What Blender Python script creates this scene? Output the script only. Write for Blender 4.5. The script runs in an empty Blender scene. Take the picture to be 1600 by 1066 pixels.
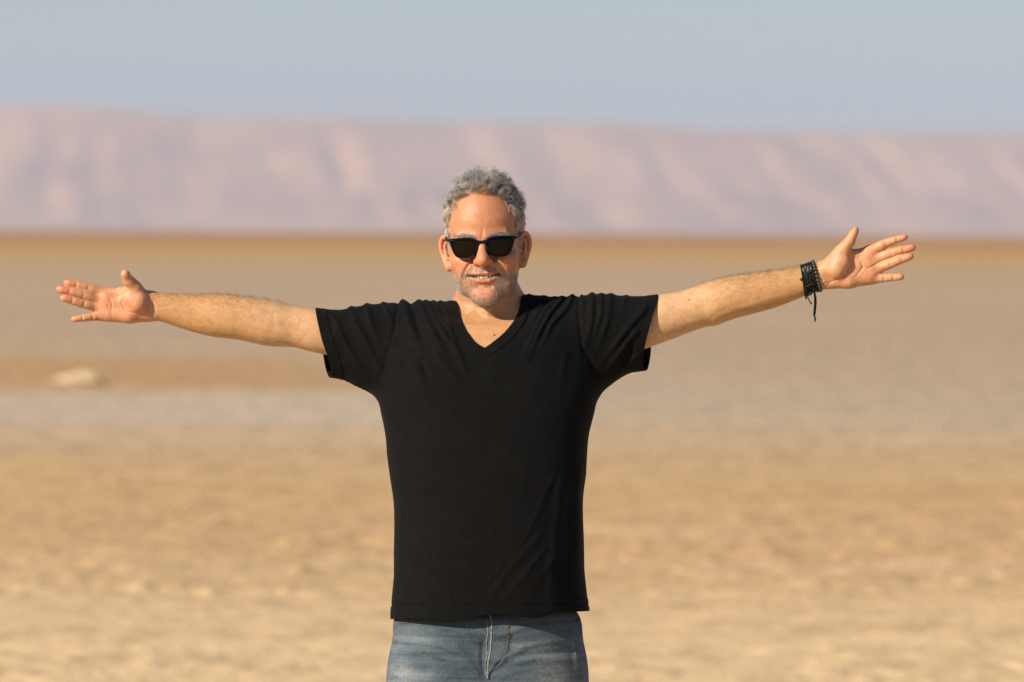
import bpy, bmesh, math, random
import numpy as np
from mathutils import Vector
from mathutils.bvhtree import BVHTree

rng = np.random.default_rng(7)
random.seed(7)
scene = bpy.context.scene

# ------------------------------------------------------------------ camera, sky, sun, exposure
CAM_D = 11.0            # metres from the lens to the man
CAM_Z = 1.66            # eye height of the photographer
HORIZON_PX = 362.0     # height of the level eye line in the 1600 px photograph
FPX = 200.0 / 36.0 * 1600.0
cam_data = bpy.data.cameras.new('camera')
cam = bpy.data.objects.new('camera', cam_data)
scene.collection.objects.link(cam)
scene.camera = cam
cam.location = (0, -CAM_D, CAM_Z)
CAM_ROLL = math.radians(-0.38)     # the photographer held the lens a touch askew
cam.rotation_euler = (math.radians(90), CAM_ROLL, 0)
cam_data.lens = 200.0
cam_data.sensor_width = 36.0
cam_data.shift_y = -(533.0 - HORIZON_PX) / 1600.0
cam_data.clip_start = 0.1
cam_data.clip_end = 60000.0
cam_data.dof.use_dof = True
cam_data.dof.focus_distance = CAM_D - 0.06
cam_data.dof.aperture_fstop = 5.6

SUN_AZ, SUN_EL = math.radians(52), math.radians(28)   # azimuth to the left of the camera's back
to_sun = Vector((-math.sin(SUN_AZ) * math.cos(SUN_EL), -math.cos(SUN_AZ) * math.cos(SUN_EL), math.sin(SUN_EL)))
world = bpy.data.worlds.new('World')
scene.world = world
world.use_nodes = True
wn = world.node_tree
wn.nodes.clear()
w_out = wn.nodes.new('ShaderNodeOutputWorld')
w_bg = wn.nodes.new('ShaderNodeBackground')
w_sky = wn.nodes.new('ShaderNodeTexSky')
w_sky.sky_type = 'NISHITA'
w_sky.sun_disc = False
w_sky.sun_elevation = SUN_EL
w_sky.sun_rotation = math.atan2(to_sun.x, to_sun.y)
w_sky.air_density = 1.0
w_sky.dust_density = 0.4
w_sky.ozone_density = 4.5
w_bg.inputs['Strength'].default_value = 0.060
wn.links.new(w_sky.outputs[0], w_bg.inputs['Color'])
wn.links.new(w_bg.outputs[0], w_out.inputs['Surface'])

sun_data = bpy.data.lights.new('sun', 'SUN')
sun_data.energy = 5.0
sun_data.angle = math.radians(0.53)
sun_data.color = (1.0, 0.86, 0.68)
sun = bpy.data.objects.new('sun', sun_data)
sun.rotation_euler = to_sun.to_track_quat('Z', 'Y').to_euler()
sun.location = (-20, -20, 30)
scene.collection.objects.link(sun)

scene.view_settings.view_transform = 'Standard'
scene.view_settings.look = 'None'
scene.view_settings.gamma = 1.0
scene.view_settings.use_curve_mapping = False
scene.view_settings.exposure = 0.75
scene.render.engine = 'CYCLES'
cy = scene.cycles
cy.use_denoising = True
cy.denoiser = 'OPENIMAGEDENOISE'
cy.denoising_input_passes = 'RGB_ALBEDO_NORMAL'
cy.denoising_prefilter = 'NONE'
cy.max_bounces = 8
cy.diffuse_bounces = 3
cy.glossy_bounces = 3
cy.transmission_bounces = 4
cy.volume_bounces = 1
cy.transparent_max_bounces = 8

# ------------------------------------------------------------------ helpers
def P(px, py, y=0.0):
    """world point at depth y behind the man's plane, from where it shows in the 1600 px photograph"""
    s = (CAM_D + y) / FPX
    return np.array([(px - 800.0) * s, y, CAM_Z - (py - HORIZON_PX) * s])

S0 = CAM_D / FPX           # metres per photo pixel at the man

def smin(a, b, k):
    h = np.maximum(k - np.abs(a - b), 0.0) / k
    return np.minimum(a, b) - h * h * k * 0.25

def smax(a, b, k):
    return -smin(-a, -b, k)

def rcone(p, a, b, r1, r2):
    a = np.asarray(a, float); b = np.asarray(b, float)
    ba = b - a
    pa = p - a
    t = np.clip(pa @ ba / (ba @ ba), 0, 1)
    q = pa - t[:, None] * ba
    return np.sqrt(np.einsum('ij,ij->i', q, q)) - (r1 + (r2 - r1) * t)

def chain(p, pts, rs, k):
    d = None
    for i in range(len(pts) - 1):
        e = rcone(p, pts[i], pts[i + 1], rs[i], rs[i + 1])
        d = e if d is None else smin(d, e, k)
    return d

def ell(p, c, r):
    q = (p - np.asarray(c, float)) / np.asarray(r, float)
    k0 = np.sqrt(np.einsum('ij,ij->i', q, q)) + 1e-9
    q2 = q / np.asarray(r, float)
    k1 = np.sqrt(np.einsum('ij,ij->i', q2, q2)) + 1e-9
    return k0 * (k0 - 1.0) / k1

def sphere(p, c, r):
    q = p - np.asarray(c, float)
    return np.sqrt(np.einsum('ij,ij->i', q, q)) - r

def sstep(x, a, b):
    t = np.clip((x - a) / (b - a), 0, 1)
    return t * t * (3 - 2 * t)

def smooth_interp(x, xs, ys):
    """monotone-ish cubic (Catmull-Rom slopes) interpolation"""
    xs = np.asarray(xs, float); ys = np.asarray(ys, float)
    m = np.gradient(ys, xs)
    x = np.clip(x, xs[0], xs[-1])
    i = np.clip(np.searchsorted(xs, x) - 1, 0, len(xs) - 2)
    h = xs[i + 1] - xs[i]
    t = (x - xs[i]) / h
    t2 = t * t; t3 = t2 * t
    return ((2*t3 - 3*t2 + 1) * ys[i] + (t3 - 2*t2 + t) * h * m[i]
            + (-2*t3 + 3*t2) * ys[i + 1] + (t3 - t2) * h * m[i + 1])

def boxed(p, lo, hi, pad, fn):
    """evaluate fn only near its box; elsewhere a safe lower bound"""
    lo = np.asarray(lo, float); hi = np.asarray(hi, float)
    q = np.maximum(np.maximum(lo - p, p - hi), 0.0)
    db = np.sqrt(np.einsum('ij,ij->i', q, q))
    out = db + pad * 0.5
    near = db < pad
    if near.any():
        out[near] = fn(p[near])
    return out

def seg2(px, py, pts):
    """distance in the plane to a polyline, and the parameter 0..1 along it"""
    best = np.full(px.shape, 1e9); tt = np.zeros(px.shape)
    n = len(pts) - 1
    for i in range(n):
        ax, ay = pts[i]; bx, by = pts[i + 1]
        dx, dy = bx - ax, by - ay
        t = np.clip(((px - ax) * dx + (py - ay) * dy) / (dx*dx + dy*dy), 0, 1)
        d = np.hypot(px - ax - t*dx, py - ay - t*dy)
        m = d < best
        best = np.where(m, d, best); tt = np.where(m, (i + t) / n, tt)
    return best, tt

def chunked(f, p, n=300000):
    return np.concatenate([f(p[i:i + n]) for i in range(0, len(p), n)]) if len(p) else np.zeros(0)

def surface_nets(f, lo, hi, h, levels=5, slack=0.006):
    """sparse surface extraction of the zero set of f"""
    lo = np.asarray(lo, float); hi = np.asarray(hi, float)
    s = h * 2 ** levels
    n = np.ceil((hi - lo) / s).astype(int)
    ii = np.stack(np.meshgrid(*[np.arange(k) for k in n], indexing='ij'), -1).reshape(-1, 3)
    off = np.array([[a, b, c] for a in (0, 1) for b in (0, 1) for c in (0, 1)])
    for lv in range(levels + 1):
        d = chunked(f, lo + (ii + 0.5) * s)
        ii = ii[np.abs(d) < s * 0.87 * 1.15 + slack * (0.35 if lv == levels else 1.0)]
        if lv < levels:
            ii = (ii[:, None, :] * 2 + off[None]).reshape(-1, 3)
            s *= 0.5
    N = (n * 2 ** levels + 2).astype(np.int64)
    key = lambda q: (q[..., 0].astype(np.int64) * N[1] + q[..., 1]) * N[2] + q[..., 2]
    ck = key(ii[:, None, :] + off[None])
    uk, inv = np.unique(ck, return_inverse=True)
    inv = inv.reshape(ck.shape)
    uc = np.stack([uk // (N[1] * N[2]), (uk // N[2]) % N[1], uk % N[2]], -1)
    val = chunked(f, lo + uc * h)
    cv = val[inv]
    act = (cv.min(1) < 0) & (cv.max(1) >= 0)
    ii = ii[act]; cv = cv[act]
    ak = key(ii); o = np.argsort(ak); ii = ii[o]; cv = cv[o]; ak = ak[o]
    edges = [(a, b) for a in range(8) for b in range(a + 1, 8) if np.abs(off[a] - off[b]).sum() == 1]
    acc = np.zeros((len(ii), 3)); cnt = np.zeros(len(ii))
    for a, b in edges:
        m = (cv[:, a] < 0) != (cv[:, b] < 0)
        t = cv[m, a] / (cv[m, a] - cv[m, b])
        acc[m] += off[a] + t[:, None] * (off[b] - off[a]); cnt[m] += 1
    V = lo + (ii + acc / cnt[:, None]) * h
    Q = []
    for ax in range(3):
        e = off[0].copy(); e[ax] = 1
        far = int(np.where((off == e).all(1))[0][0])
        m = (cv[:, 0] < 0) != (cv[:, far] < 0)
        base = ii[m]; flip = cv[m, 0] < 0
        u = np.zeros(3, int); v = np.zeros(3, int)
        u[(ax + 1) % 3] = 1; v[(ax + 2) % 3] = 1
        quad = []
        ok = np.ones(len(base), bool)
        for dlt in (0 * u, -u, -u - v, -v):
            k = key(base + dlt)
            j = np.clip(np.searchsorted(ak, k), 0, len(ak) - 1)
            ok &= ak[j] == k
            quad.append(j)
        quad = np.stack(quad, -1)
        quad[~flip] = quad[~flip][:, ::-1]
        Q.append(quad[ok])
    Q = np.concatenate(Q)
    for _ in range(2):
        g = grad(f, V)
        d = chunked(f, V)
        step = np.clip(d, -0.7 * h, 0.7 * h)
        V = V - g * step[:, None]
    return V, Q

def grad(f, V, e=4e-4):
    g = np.stack([chunked(f, V + np.eye(3)[i] * e) - chunked(f, V - np.eye(3)[i] * e) for i in range(3)], -1)
    return g / (np.linalg.norm(g, axis=1, keepdims=True) + 1e-12)

def mesh_object(name, V, F, mat, parent=None, smooth=True, tone=None):
    me = bpy.data.meshes.new(name)
    V = np.asarray(V, np.float32)
    if isinstance(F, np.ndarray):
        k = F.shape[1]
        me.vertices.add(len(V)); me.vertices.foreach_set('co', V.ravel())
        me.loops.add(F.size); me.loops.foreach_set('vertex_index', F.astype(np.int32).ravel())
        me.polygons.add(len(F))
        me.polygons.foreach_set('loop_start', np.arange(0, F.size, k, dtype=np.int32))
        me.update(calc_edges=True)
    else:
        me.from_pydata([tuple(map(float, v)) for v in V], [], [tuple(int(i) for i in f) for f in F])
    if smooth:
        me.polygons.foreach_set('use_smooth', np.ones(len(me.polygons), bool))
    if tone is not None:
        at = me.attributes.new('tone', 'FLOAT_COLOR', 'POINT')
        at.data.foreach_set('color', np.concatenate([tone, np.ones((len(tone), 1))], 1).astype(np.float32).ravel())
    me.validate()
    o = bpy.data.objects.new(name, me)
    if mat: me.materials.append(mat)
    scene.collection.objects.link(o)
    if parent: o.parent = parent
    return o

def bm_object(name, bm, mat, parent=None, smooth=True):
    me = bpy.data.meshes.new(name)
    bmesh.ops.recalc_face_normals(bm, faces=bm.faces)
    bm.to_mesh(me); bm.free()
    if smooth:
        for p in me.polygons: p.use_smooth = True
    me.materials.append(mat)
    o = bpy.data.objects.new(name, me)
    scene.collection.objects.link(o)
    if parent: o.parent = parent
    return o

def tube(bm, pts, radii, seg=8, flat=1.0, closed=False):
    """a round (or flattened) tube along points"""
    pts = [Vector(tuple(map(float, p))) for p in pts]
    n = len(pts)
    if not hasattr(radii, '__len__'): radii = [radii] * n
    rings = []
    up = None
    for i, p in enumerate(pts):
        a = pts[(i - 1) % n] if closed or i > 0 else p
        b = pts[(i + 1) % n] if closed or i < n - 1 else p
        t = (b - a).normalized()
        if up is None:
            up = t.orthogonal().normalized()
        up = (up - t * up.dot(t)).normalized()
        side = t.cross(up)
        rings.append([bm.verts.new(p + up * math.cos(q) * radii[i] + side * math.sin(q) * radii[i] * flat)
                      for q in (2 * math.pi * k / seg for k in range(seg))])
    for i in range(n if closed else n - 1):
        A, B = rings[i], rings[(i + 1) % n]
        sh = 0
        if closed and i == n - 1:
            sh = min(range(seg), key=lambda s: sum((A[k].co - B[(k + s) % seg].co).length for k in range(seg)))
        for k in range(seg):
            bm.faces.new((A[k], A[(k + 1) % seg], B[(k + 1 + sh) % seg], B[(k + sh) % seg]))
    if not closed:
        bm.faces.new(rings[0]); bm.faces.new(rings[-1][::-1])

def clip_mesh(V, F, g):
    """keep the part of a mesh where g <= 0, cutting faces along g = 0"""
    V = list(map(tuple, V)); g = np.asarray(g)
    neg = g <= 0
    cnt = neg[F].sum(1)
    keep = [tuple(f) for f in F[cnt == F.shape[1]]]
    cache = {}
    for f in F[(cnt > 0) & (cnt < F.shape[1])]:
        out = []
        for a, b in zip(f, np.roll(f, -1)):
            if neg[a]: out.append(int(a))
            if neg[a] != neg[b]:
                kk = (min(a, b), max(a, b))
                if kk not in cache:
                    t = g[a] / (g[a] - g[b])
                    cache[kk] = len(V)
                    V.append(tuple(np.array(V[a]) * (1 - t) + np.array(V[b]) * t))
                out.append(cache[kk])
        if len(out) > 2: keep.append(tuple(out))
    used = sorted({i for f in keep for i in f})
    remap = {o: n for n, o in enumerate(used)}
    return np.array([V[i] for i in used]), [tuple(remap[i] for i in f) for f in keep]

def hair_object(name, paths, radius, mat, parent, shade=None):
    """strands from an array (count, points, 3)"""
    m, k, _ = paths.shape
    hc = bpy.data.hair_curves.new(name)
    hc.add_curves([k] * m)
    hc.attributes['position'].data.foreach_set('vector', paths.astype(np.float32).ravel())
    r = hc.attributes.get('radius') or hc.attributes.new('radius', 'FLOAT', 'POINT')
    taper = np.linspace(1, 0.35, k)[None] * np.ones((m, 1)) * np.asarray(radius).reshape(-1, 1)
    r.data.foreach_set('value', taper.astype(np.float32).ravel())
    if shade is not None:
        a = hc.attributes.new('shade', 'FLOAT', 'CURVE')
        a.data.foreach_set('value', np.asarray(shade, np.float32))
    hc.materials.append(mat)
    o = bpy.data.objects.new(name, hc)
    scene.collection.objects.link(o)
    o.parent = parent
    return o

def describe(o, label=None, category=None, group=None, kind=None):
    if label: o['label'] = label
    if category: o['category'] = category
    if group: o['group'] = group
    if kind: o['kind'] = kind
    return o

def empty(name, loc, label, category):
    o = bpy.data.objects.new(name, None)
    o.location = loc
    o.empty_display_size = 0.1
    scene.collection.objects.link(o)
    return describe(o, label, category)

# parts are modelled in world coordinates: bring them under their thing without moving them
def adopt(o, parent):
    o.parent = parent
    root = parent
    off = Vector((0, 0, 0))
    while root is not None:
        off += Vector(root.location); root = root.parent
    o.location = Vector(o.location) - off
    return o

# ------------------------------------------------------------------ materials
class Mat:
    def __init__(self, name):
        self.m = bpy.data.materials.new(name)
        self.m.use_nodes = True
        self.t = self.m.node_tree
        self.b = self.t.nodes['Principled BSDF']
    def n(self, kind, **kw):
        nd = self.t.nodes.new(kind)
        for k, v in kw.items():
            if k in nd.inputs: nd.inputs[k].default_value = v
            else: setattr(nd, k, v)
        return nd
    def l(self, a, b): self.t.links.new(a, b)
    def set(self, **kw):
        for k, v in kw.items():
            self.b.inputs[k.replace('_', ' ')].default_value = v
    def ramp(self, fac, stops):
        r = self.n('ShaderNodeValToRGB')
        e = r.color_ramp.elements
        while len(e) < len(stops): e.new(0.5)
        for el, (pos, col) in zip(e, stops):
            el.position = pos
            el.color = (*col, 1) if len(col) == 3 else col
        self.l(fac, r.inputs[0])
        return r.outputs[0]
    def mix(self, fac, a, b, mode='MIX'):
        x = self.n('ShaderNodeMix', data_type='RGBA', blend_type=mode)
        for sock, v in ((x.inputs[0], fac), (x.inputs[6], a), (x.inputs[7], b)):
            if hasattr(v, 'is_output'): self.l(v, sock)
            elif hasattr(v, '__len__'): sock.default_value = (*v, 1)
            else: sock.default_value = v
        return x.outputs[2]
    def math(self, op, a, b=0.0, c=0.0):
        x = self.n('ShaderNodeMath', operation=op)
        for sock, v in zip(x.inputs, (a, b, c)):
            if hasattr(v, 'is_output'): self.l(v, sock)
            else: sock.default_value = v
        return x.outputs[0]
    def noise(self, scale, detail=4, rough=0.5, vec=None, dist=0.0):
        x = self.n('ShaderNodeTexNoise', Scale=scale, Detail=detail, Roughness=rough, Distortion=dist)
        if vec is not None: self.l(vec, x.inputs['Vector'])
        return x.outputs['Fac']
    def pos(self):
        return self.n('ShaderNodeNewGeometry').outputs['Position']
    def scaled(self, vec, s):
        x = self.n('ShaderNodeVectorMath', operation='MULTIPLY')
        self.l(vec, x.inputs[0]); x.inputs[1].default_value = s
        return x.outputs[0]
    def bump(self, h, strength, dist, prev=None):
        x = self.n('ShaderNodeBump', Strength=strength, Distance=dist)
        self.l(h, x.inputs['Height'])
        if prev is not None: self.l(prev, x.inputs['Normal'])
        return x.outputs[0]
    def range(self, v, a, b, c=0.0, d=1.0, smooth=True):
        x = self.n('ShaderNodeMapRange', interpolation_type='SMOOTHSTEP' if smooth else 'LINEAR')
        self.l(v, x.inputs[0])
        for i, q in enumerate((a, b, c, d)): x.inputs[i + 1].default_value = q
        return x.outputs[0]
# ------------------------------------------------------------------ ground, mountains, haze
def value_noise(x, y, seed):
    xi = np.floor(x).astype(np.int64); yi = np.floor(y).astype(np.int64)
    fx = x - xi; fy = y - yi
    fx = fx * fx * (3 - 2 * fx); fy = fy * fy * (3 - 2 * fy)
    def hsh(a, b):
        h = (a * 374761393 + b * 668265263 + seed * 974634541) & 0x7fffffff
        h = ((h ^ (h >> 13)) * 1274126177) & 0x7fffffff
        return ((h ^ (h >> 16)) & 0xffff) / 65535.0
    return (hsh(xi, yi) * (1-fx) * (1-fy) + hsh(xi+1, yi) * fx * (1-fy)
            + hsh(xi, yi+1) * (1-fx) * fy + hsh(xi+1, yi+1) * fx * fy)

def fbm(x, y, seed, octaves=4, gain=0.5):
    s = 0; a = 1; t = 0
    for o in range(octaves):
        s = s + a * value_noise(x * 2**o, y * 2**o, seed + o); t += a; a *= gain
    return s / t

def ground_height(x, y):
    d = np.hypot(x, y + CAM_D)
    clods = fbm(x / 0.55, y / 0.8, 3, 4, 0.6) - 0.5
    lumps = np.maximum(fbm(x / 0.17, y / 0.26, 11, 3) - 0.55, 0) * fbm(x / 3.0, y / 5.0, 5, 2)
    swell = fbm(x / 9.0, y / 14.0, 21, 2) - 0.5
    track = sstep(np.abs(y - 13.3 - 0.25 * np.sin(x * 0.5)), 0.9, 2.0)       # a smooth strip without clods
    fade = 1 - sstep(d, 90, 160)
    return fade * (0.035 * clods * (0.25 + 0.75 * track) + 0.11 * lumps * track * (1 - 0.6 * sstep(d, 26, 45)) + 0.10 * swell * sstep(d, 14, 30)) * sstep(d, 12.5, 16)

ang = np.concatenate([np.linspace(-180, -22, 40)[:-1], np.linspace(-22, -6.5, 32)[:-1], np.linspace(-6.5, 6.5, 300),
                      np.linspace(6.5, 22, 32)[1:], np.linspace(22, 180, 40)[1:-1]])
rad = [0.0]
r = 1.0
while r < 15500:
    rad.append(r)
    r += 0.9 if r < 16 else (0.07 + (r - 16) * 0.0035 if r < 75 else r * 0.03)
rad = np.array(rad[1:])
A, R = np.meshgrid(np.radians(ang), rad)
gx = R * np.sin(A); gy = R * np.cos(A) - CAM_D
gz = ground_height(gx, gy)
GV = np.stack([gx, gy, gz], -1).reshape(-1, 3)
na, nr = len(ang), len(rad)
i0 = (np.arange(nr - 1)[:, None] * na + np.arange(na)[None])
i1 = (np.arange(nr - 1)[:, None] * na + (np.arange(na)[None] + 1) % na)
GF = np.stack([i0, i1, i1 + na, i0 + na], -1).reshape(-1, 4)[:, ::-1]
GF = [tuple(f) for f in GF] + [tuple(range(na - 1, -1, -1))]

g = Mat('desert_ground')
pos = g.pos()
sep = g.n('ShaderNodeSeparateXYZ'); g.l(pos, sep.inputs[0])
wob = g.noise(1.0, 4, 0.55, g.scaled(pos, (0.05, 0.03, 0.0)))
wobl = g.math('MULTIPLY_ADD', wob, 0.9, -0.45)
ydist = g.math('ADD', sep.outputs[1], CAM_D)
logd = g.math('LOGARITHM', ydist, 10.0)
logw = g.math('ADD', logd, g.math('MULTIPLY', wobl, 0.16))
t01 = g.math('DIVIDE', g.math('SUBTRACT', logw, 1.2), 2.2)          # 16 m .. 2.5 km
def pd(d): return (math.log10(d) - 1.2) / 2.2
ochre = (0.48, 0.31, 0.15)
base = g.ramp(t01, [(0.0, (0.60, 0.44, 0.25)), (pd(22.8), (0.60, 0.44, 0.25)), (pd(29), (0.49, 0.325, 0.165)), (pd(38), (0.49, 0.325, 0.158)),
                    (pd(44), (0.455, 0.325, 0.195)), (pd(52), (0.41, 0.335, 0.24)), (pd(90), (0.39, 0.292, 0.198)),
                    (pd(180), (0.39, 0.292, 0.198)), (pd(330), (0.41, 0.275, 0.14)), (pd(420), (0.43, 0.265, 0.095)),
                    (pd(640), (0.39, 0.215, 0.075)), (pd(1100), (0.33, 0.165, 0.05))])
# a tongue of darker ochre silt on the left at about 60-75 m
xx = sep.outputs[0]
tongue = g.math('MULTIPLY', g.range(g.math('ADD', ydist, g.math('MULTIPLY', wobl, 5.0)), 55.0, 60.0), g.range(g.math('ADD', ydist, g.math('MULTIPLY', wobl, 6.0)), 68.0, 82.0, 1.0, 0.0))
tongue = g.math('MULTIPLY', tongue, g.range(g.math('ADD', xx, g.math('MULTIPLY', wobl, 4.0)), -3.2, 0.6, 1.0, 0.0))
base = g.mix(tongue, base, (0.405, 0.255, 0.125))
pale = g.math('MULTIPLY', g.range(g.math('ADD', ydist, g.math('MULTIPLY', wobl, 6.0)), 45.0, 50.0), g.range(g.math('ADD', ydist, g.math('MULTIPLY', wobl, 5.0)), 55.5, 58.5, 1.0, 0.0))
pale = g.math('MULTIPLY', pale, g.range(g.math('ADD', xx, g.math('MULTIPLY', wobl, 3.0)), -1.6, 0.6, 0.48, 0.0))
base = g.mix(pale, base, (0.47, 0.405, 0.315))
streak = g.noise(1.0, 3, 0.5, g.scaled(pos, (0.11, 0.45, 0.0)))
base = g.mix(g.range(streak, 0.52, 0.72, 0.0, 0.45), base, (0.56, 0.41, 0.26))
base = g.mix(g.range(g.noise(1.0, 3, 0.5, g.scaled(pos, (0.07, 0.3, 3.0))), 0.5, 0.72, 0.0, 0.35), base, (0.40, 0.25, 0.12))
mott = g.noise(1.0, 5, 0.65, g.scaled(pos, (3.6, 1.5, 1.0)))
base = g.mix(1.0, base, g.ramp(mott, [(0.3, (0.74, 0.72, 0.68)), (0.5, (1.0, 1.0, 1.0)), (0.7, (1.16, 1.15, 1.14))]), 'MULTIPLY')
fine = g.noise(1.0, 5, 0.65, g.scaled(pos, (9.0, 6.0, 6.0)))
base = g.mix(1.0, base, g.ramp(fine, [(0.3, (0.86, 0.85, 0.83)), (0.7, (1.1, 1.1, 1.1))]), 'MULTIPLY')
g.l(base, g.b.inputs['Base Color'])
g.set(Roughness=0.95)
g.b.inputs['Specular IOR Level'].default_value = 0.15
g.l(g.bump(fine, 0.6, 0.03), g.b.inputs['Normal'])
ground = mesh_object('ground', GV, GF, g.m)
describe(ground, 'flat dry salt plain of ochre sand and pale grey crust', kind='structure')

# the long escarpment beyond the plain
def ridge_px(px):
    return smooth_interp(px, [-3000, -1500, -600, 0, 100, 200, 300, 400, 550, 700, 900, 1000, 1100, 1300, 1600, 2200, 3200, 4600],
                         [150, 176, 160, 167, 164, 172, 181, 184, 186, 191, 192, 196, 202, 206, 208, 200, 214, 205]) + (px - 800.0) * math.tan(CAM_ROLL)
MD, MDEP = 11000.0, 1650.0
nx, nt = 820, 90
mx = np.linspace(-9200, 9200, nx)
mt = np.linspace(0, 1.12, nt)
X, T = np.meshgrid(mx, mt)
Y = MD + MDEP * T
s_r = (MD + MDEP + CAM_D) / FPX
top = CAM_Z - (ridge_px(X / s_r + 800.0) - HORIZON_PX) * s_r
prof = smooth_interp(T, [0, 0.12, 0.3, 0.5, 0.7, 0.88, 1.0, 1.12], [0.0, 0.05, 0.15, 0.34, 0.63, 0.9, 1.0, 1.0])
xs = X + 190 * T + 110 * (fbm(X / 550, T * 2.0, 31, 3) - 0.5)
spur = 1 - np.abs(2 * fbm(xs / 230.0, T * 0.7 + 3, 41, 3, 0.5) - 1) * 2.0
spur2 = 1 - np.abs(2 * fbm(xs / 85.0, T * 1.5 + 9, 51, 3, 0.55) - 1) * 2.0
amp = np.sin(np.clip(T, 0, 1) * math.pi) ** 0.8
H = top * prof + amp * (19 * (spur - 0.35) + 18 * (spur2 - 0.3)) + 3.6 * (fbm(X / 82, T * 8, 61, 3) - 0.5) * T
H = np.minimum(H, top + 1.0 + 0 * X)
H = np.where(T < 0.02, -0.6, np.maximum(H, 0.2 * T))
MV = np.stack([X, Y, H], -1).reshape(-1, 3)
k = np.arange(nt - 1)[:, None] * nx + np.arange(nx - 1)[None]
MF = np.stack([k, k + 1, k + 1 + nx, k + nx], -1).reshape(-1, 4)
mm = Mat('escarpment_rock')
mp = mm.pos()
rk = mm.noise(1.0, 5, 0.6, mm.scaled(mp, (0.0044, 0.0022, 0.011)))
col = mm.ramp(rk, [(0.3, (0.33, 0.165, 0.068)), (0.5, (0.43, 0.22, 0.088)), (0.7, (0.52, 0.28, 0.113))])
mm.l(col, mm.b.inputs['Base Color'])
mm.set(Roughness=1.0)
mountain = mesh_object('mountains', MV, MF, mm.m)
describe(mountain, 'long flat-topped desert escarpment cut by gullies, pink in the haze', kind='structure')

# the air of the plain
hz = bpy.data.materials.new('desert_haze')
hz.use_nodes = True
hz.node_tree.nodes.clear()
ho = hz.node_tree.nodes.new('ShaderNodeOutputMaterial')
hv = hz.node_tree.nodes.new('ShaderNodeVolumePrincipled')
HAZE_D = 0.000088
hv.inputs['Color'].default_value = (0.505, 0.622, 0.85, 1)
hv.inputs['Density'].default_value = HAZE_D
hv.inputs['Anisotropy'].default_value = 0.0
hz.node_tree.links.new(hv.outputs[0], ho.inputs['Volume'])
bm = bmesh.new()
bmesh.ops.create_cube(bm, size=1.0)
for v in bm.verts:
    v.co = Vector((v.co.x * 34000, v.co.y * 34000, 430.0 if v.co.z > 0 else -1.5))
haze = bm_object('haze', bm, hz, smooth=False)
describe(haze, 'pale dusty air over the plain', kind='stuff')

# pale stone lying on the silt at the left
st = Mat('pale_stone')
sn = st.noise(1.0, 5, 0.6, st.scaled(st.pos(), (6, 6, 9)))
st.l(st.ramp(sn, [(0.3, (0.50, 0.375, 0.225)), (0.7, (0.66, 0.52, 0.345))]), st.b.inputs['Base Color'])
st.set(Roughness=0.95)
st.l(st.bump(sn, 0.5, 0.03), st.b.inputs['Normal'])
bm = bmesh.new()
bmesh.ops.create_icosphere(bm, subdivisions=4, radius=1.0)
d_st = 60.5
c_st = P(118, 609, d_st - CAM_D)
for v in bm.verts:
    n = v.co.normalized()
    q = 1 + 0.18 * math.sin(3.1 * n.x + 1.3) * math.cos(2.7 * n.y) + 0.12 * math.sin(5.3 * n.z + 4 * n.x)
    x, y, z = n.x * q, n.y * q, n.z * q
    h = 0.078 * (1.0 if x > -0.1 else max(0.18, 1.0 + (x + 0.1) * 1.15))      # tall blunt right end, low tail to the left
    v.co = Vector((0.06 + x * 0.29 - (0.12 if x < -0.3 else 0) * abs(x + 0.3), y * 0.22, 0.045 + z * h))
rock = bm_object('rock', bm, st.m)
rock.location = (c_st[0], c_st[1], float(ground_height(np.array([c_st[0]]), np.array([c_st[1]]))[0]))
describe(rock, 'pale low stone lying alone on the ochre silt at far left', 'stone')
# ------------------------------------------------------------------ the man: body as one surface
YC = 0.025                                  # depth of shoulders and arms
HEAD_O = P(758.0, 385.0, 0.0)
ROLL, YAW, PITCH = math.radians(2.8), math.radians(3.2), math.radians(1.0)
def rot(axis, a):
    c, s = math.cos(a), math.sin(a)
    return {'x': np.array([[1,0,0],[0,c,-s],[0,s,c]]), 'y': np.array([[c,0,s],[0,1,0],[-s,0,c]]), 'z': np.array([[c,-s,0],[s,c,0],[0,0,1]])}[axis]
# columns: where head-local right (u), forward (v, towards the lens), up (w) point in the world
HEAD_R = rot('y', -ROLL) @ rot('z', -YAW) @ rot('x', PITCH) @ np.array([[1,0,0],[0,-1,0],[0,0,1.0]])
def to_head(p):  return (p - HEAD_O) @ HEAD_R * 1000.0          # world -> millimetres u, v, w
def from_head(q): return HEAD_O + (np.asarray(q, float) / 1000.0) @ HEAD_R.T

LOFT_W = [-135, -120, -111, -100, -87, -74, -60, -45, -30, -15, 0, 10, 20, 30, 45, 60, 78, 90]
LOFT_A = [10, 18, 25, 34.5, 44.5, 53, 60, 65, 67, 68, 69, 69.5, 70.5, 72, 73, 71.5, 62, 40]
LOFT_F = [60, 74, 81, 84, 85, 84, 82, 80, 79, 79, 81, 85, 89, 91, 91, 87, 72, 45]
LOFT_B = [20, 25, 28, 32, 38, 45, 52, 60, 68, 78, 86, 90, 93, 95, 95, 90, 75, 50]

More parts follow.
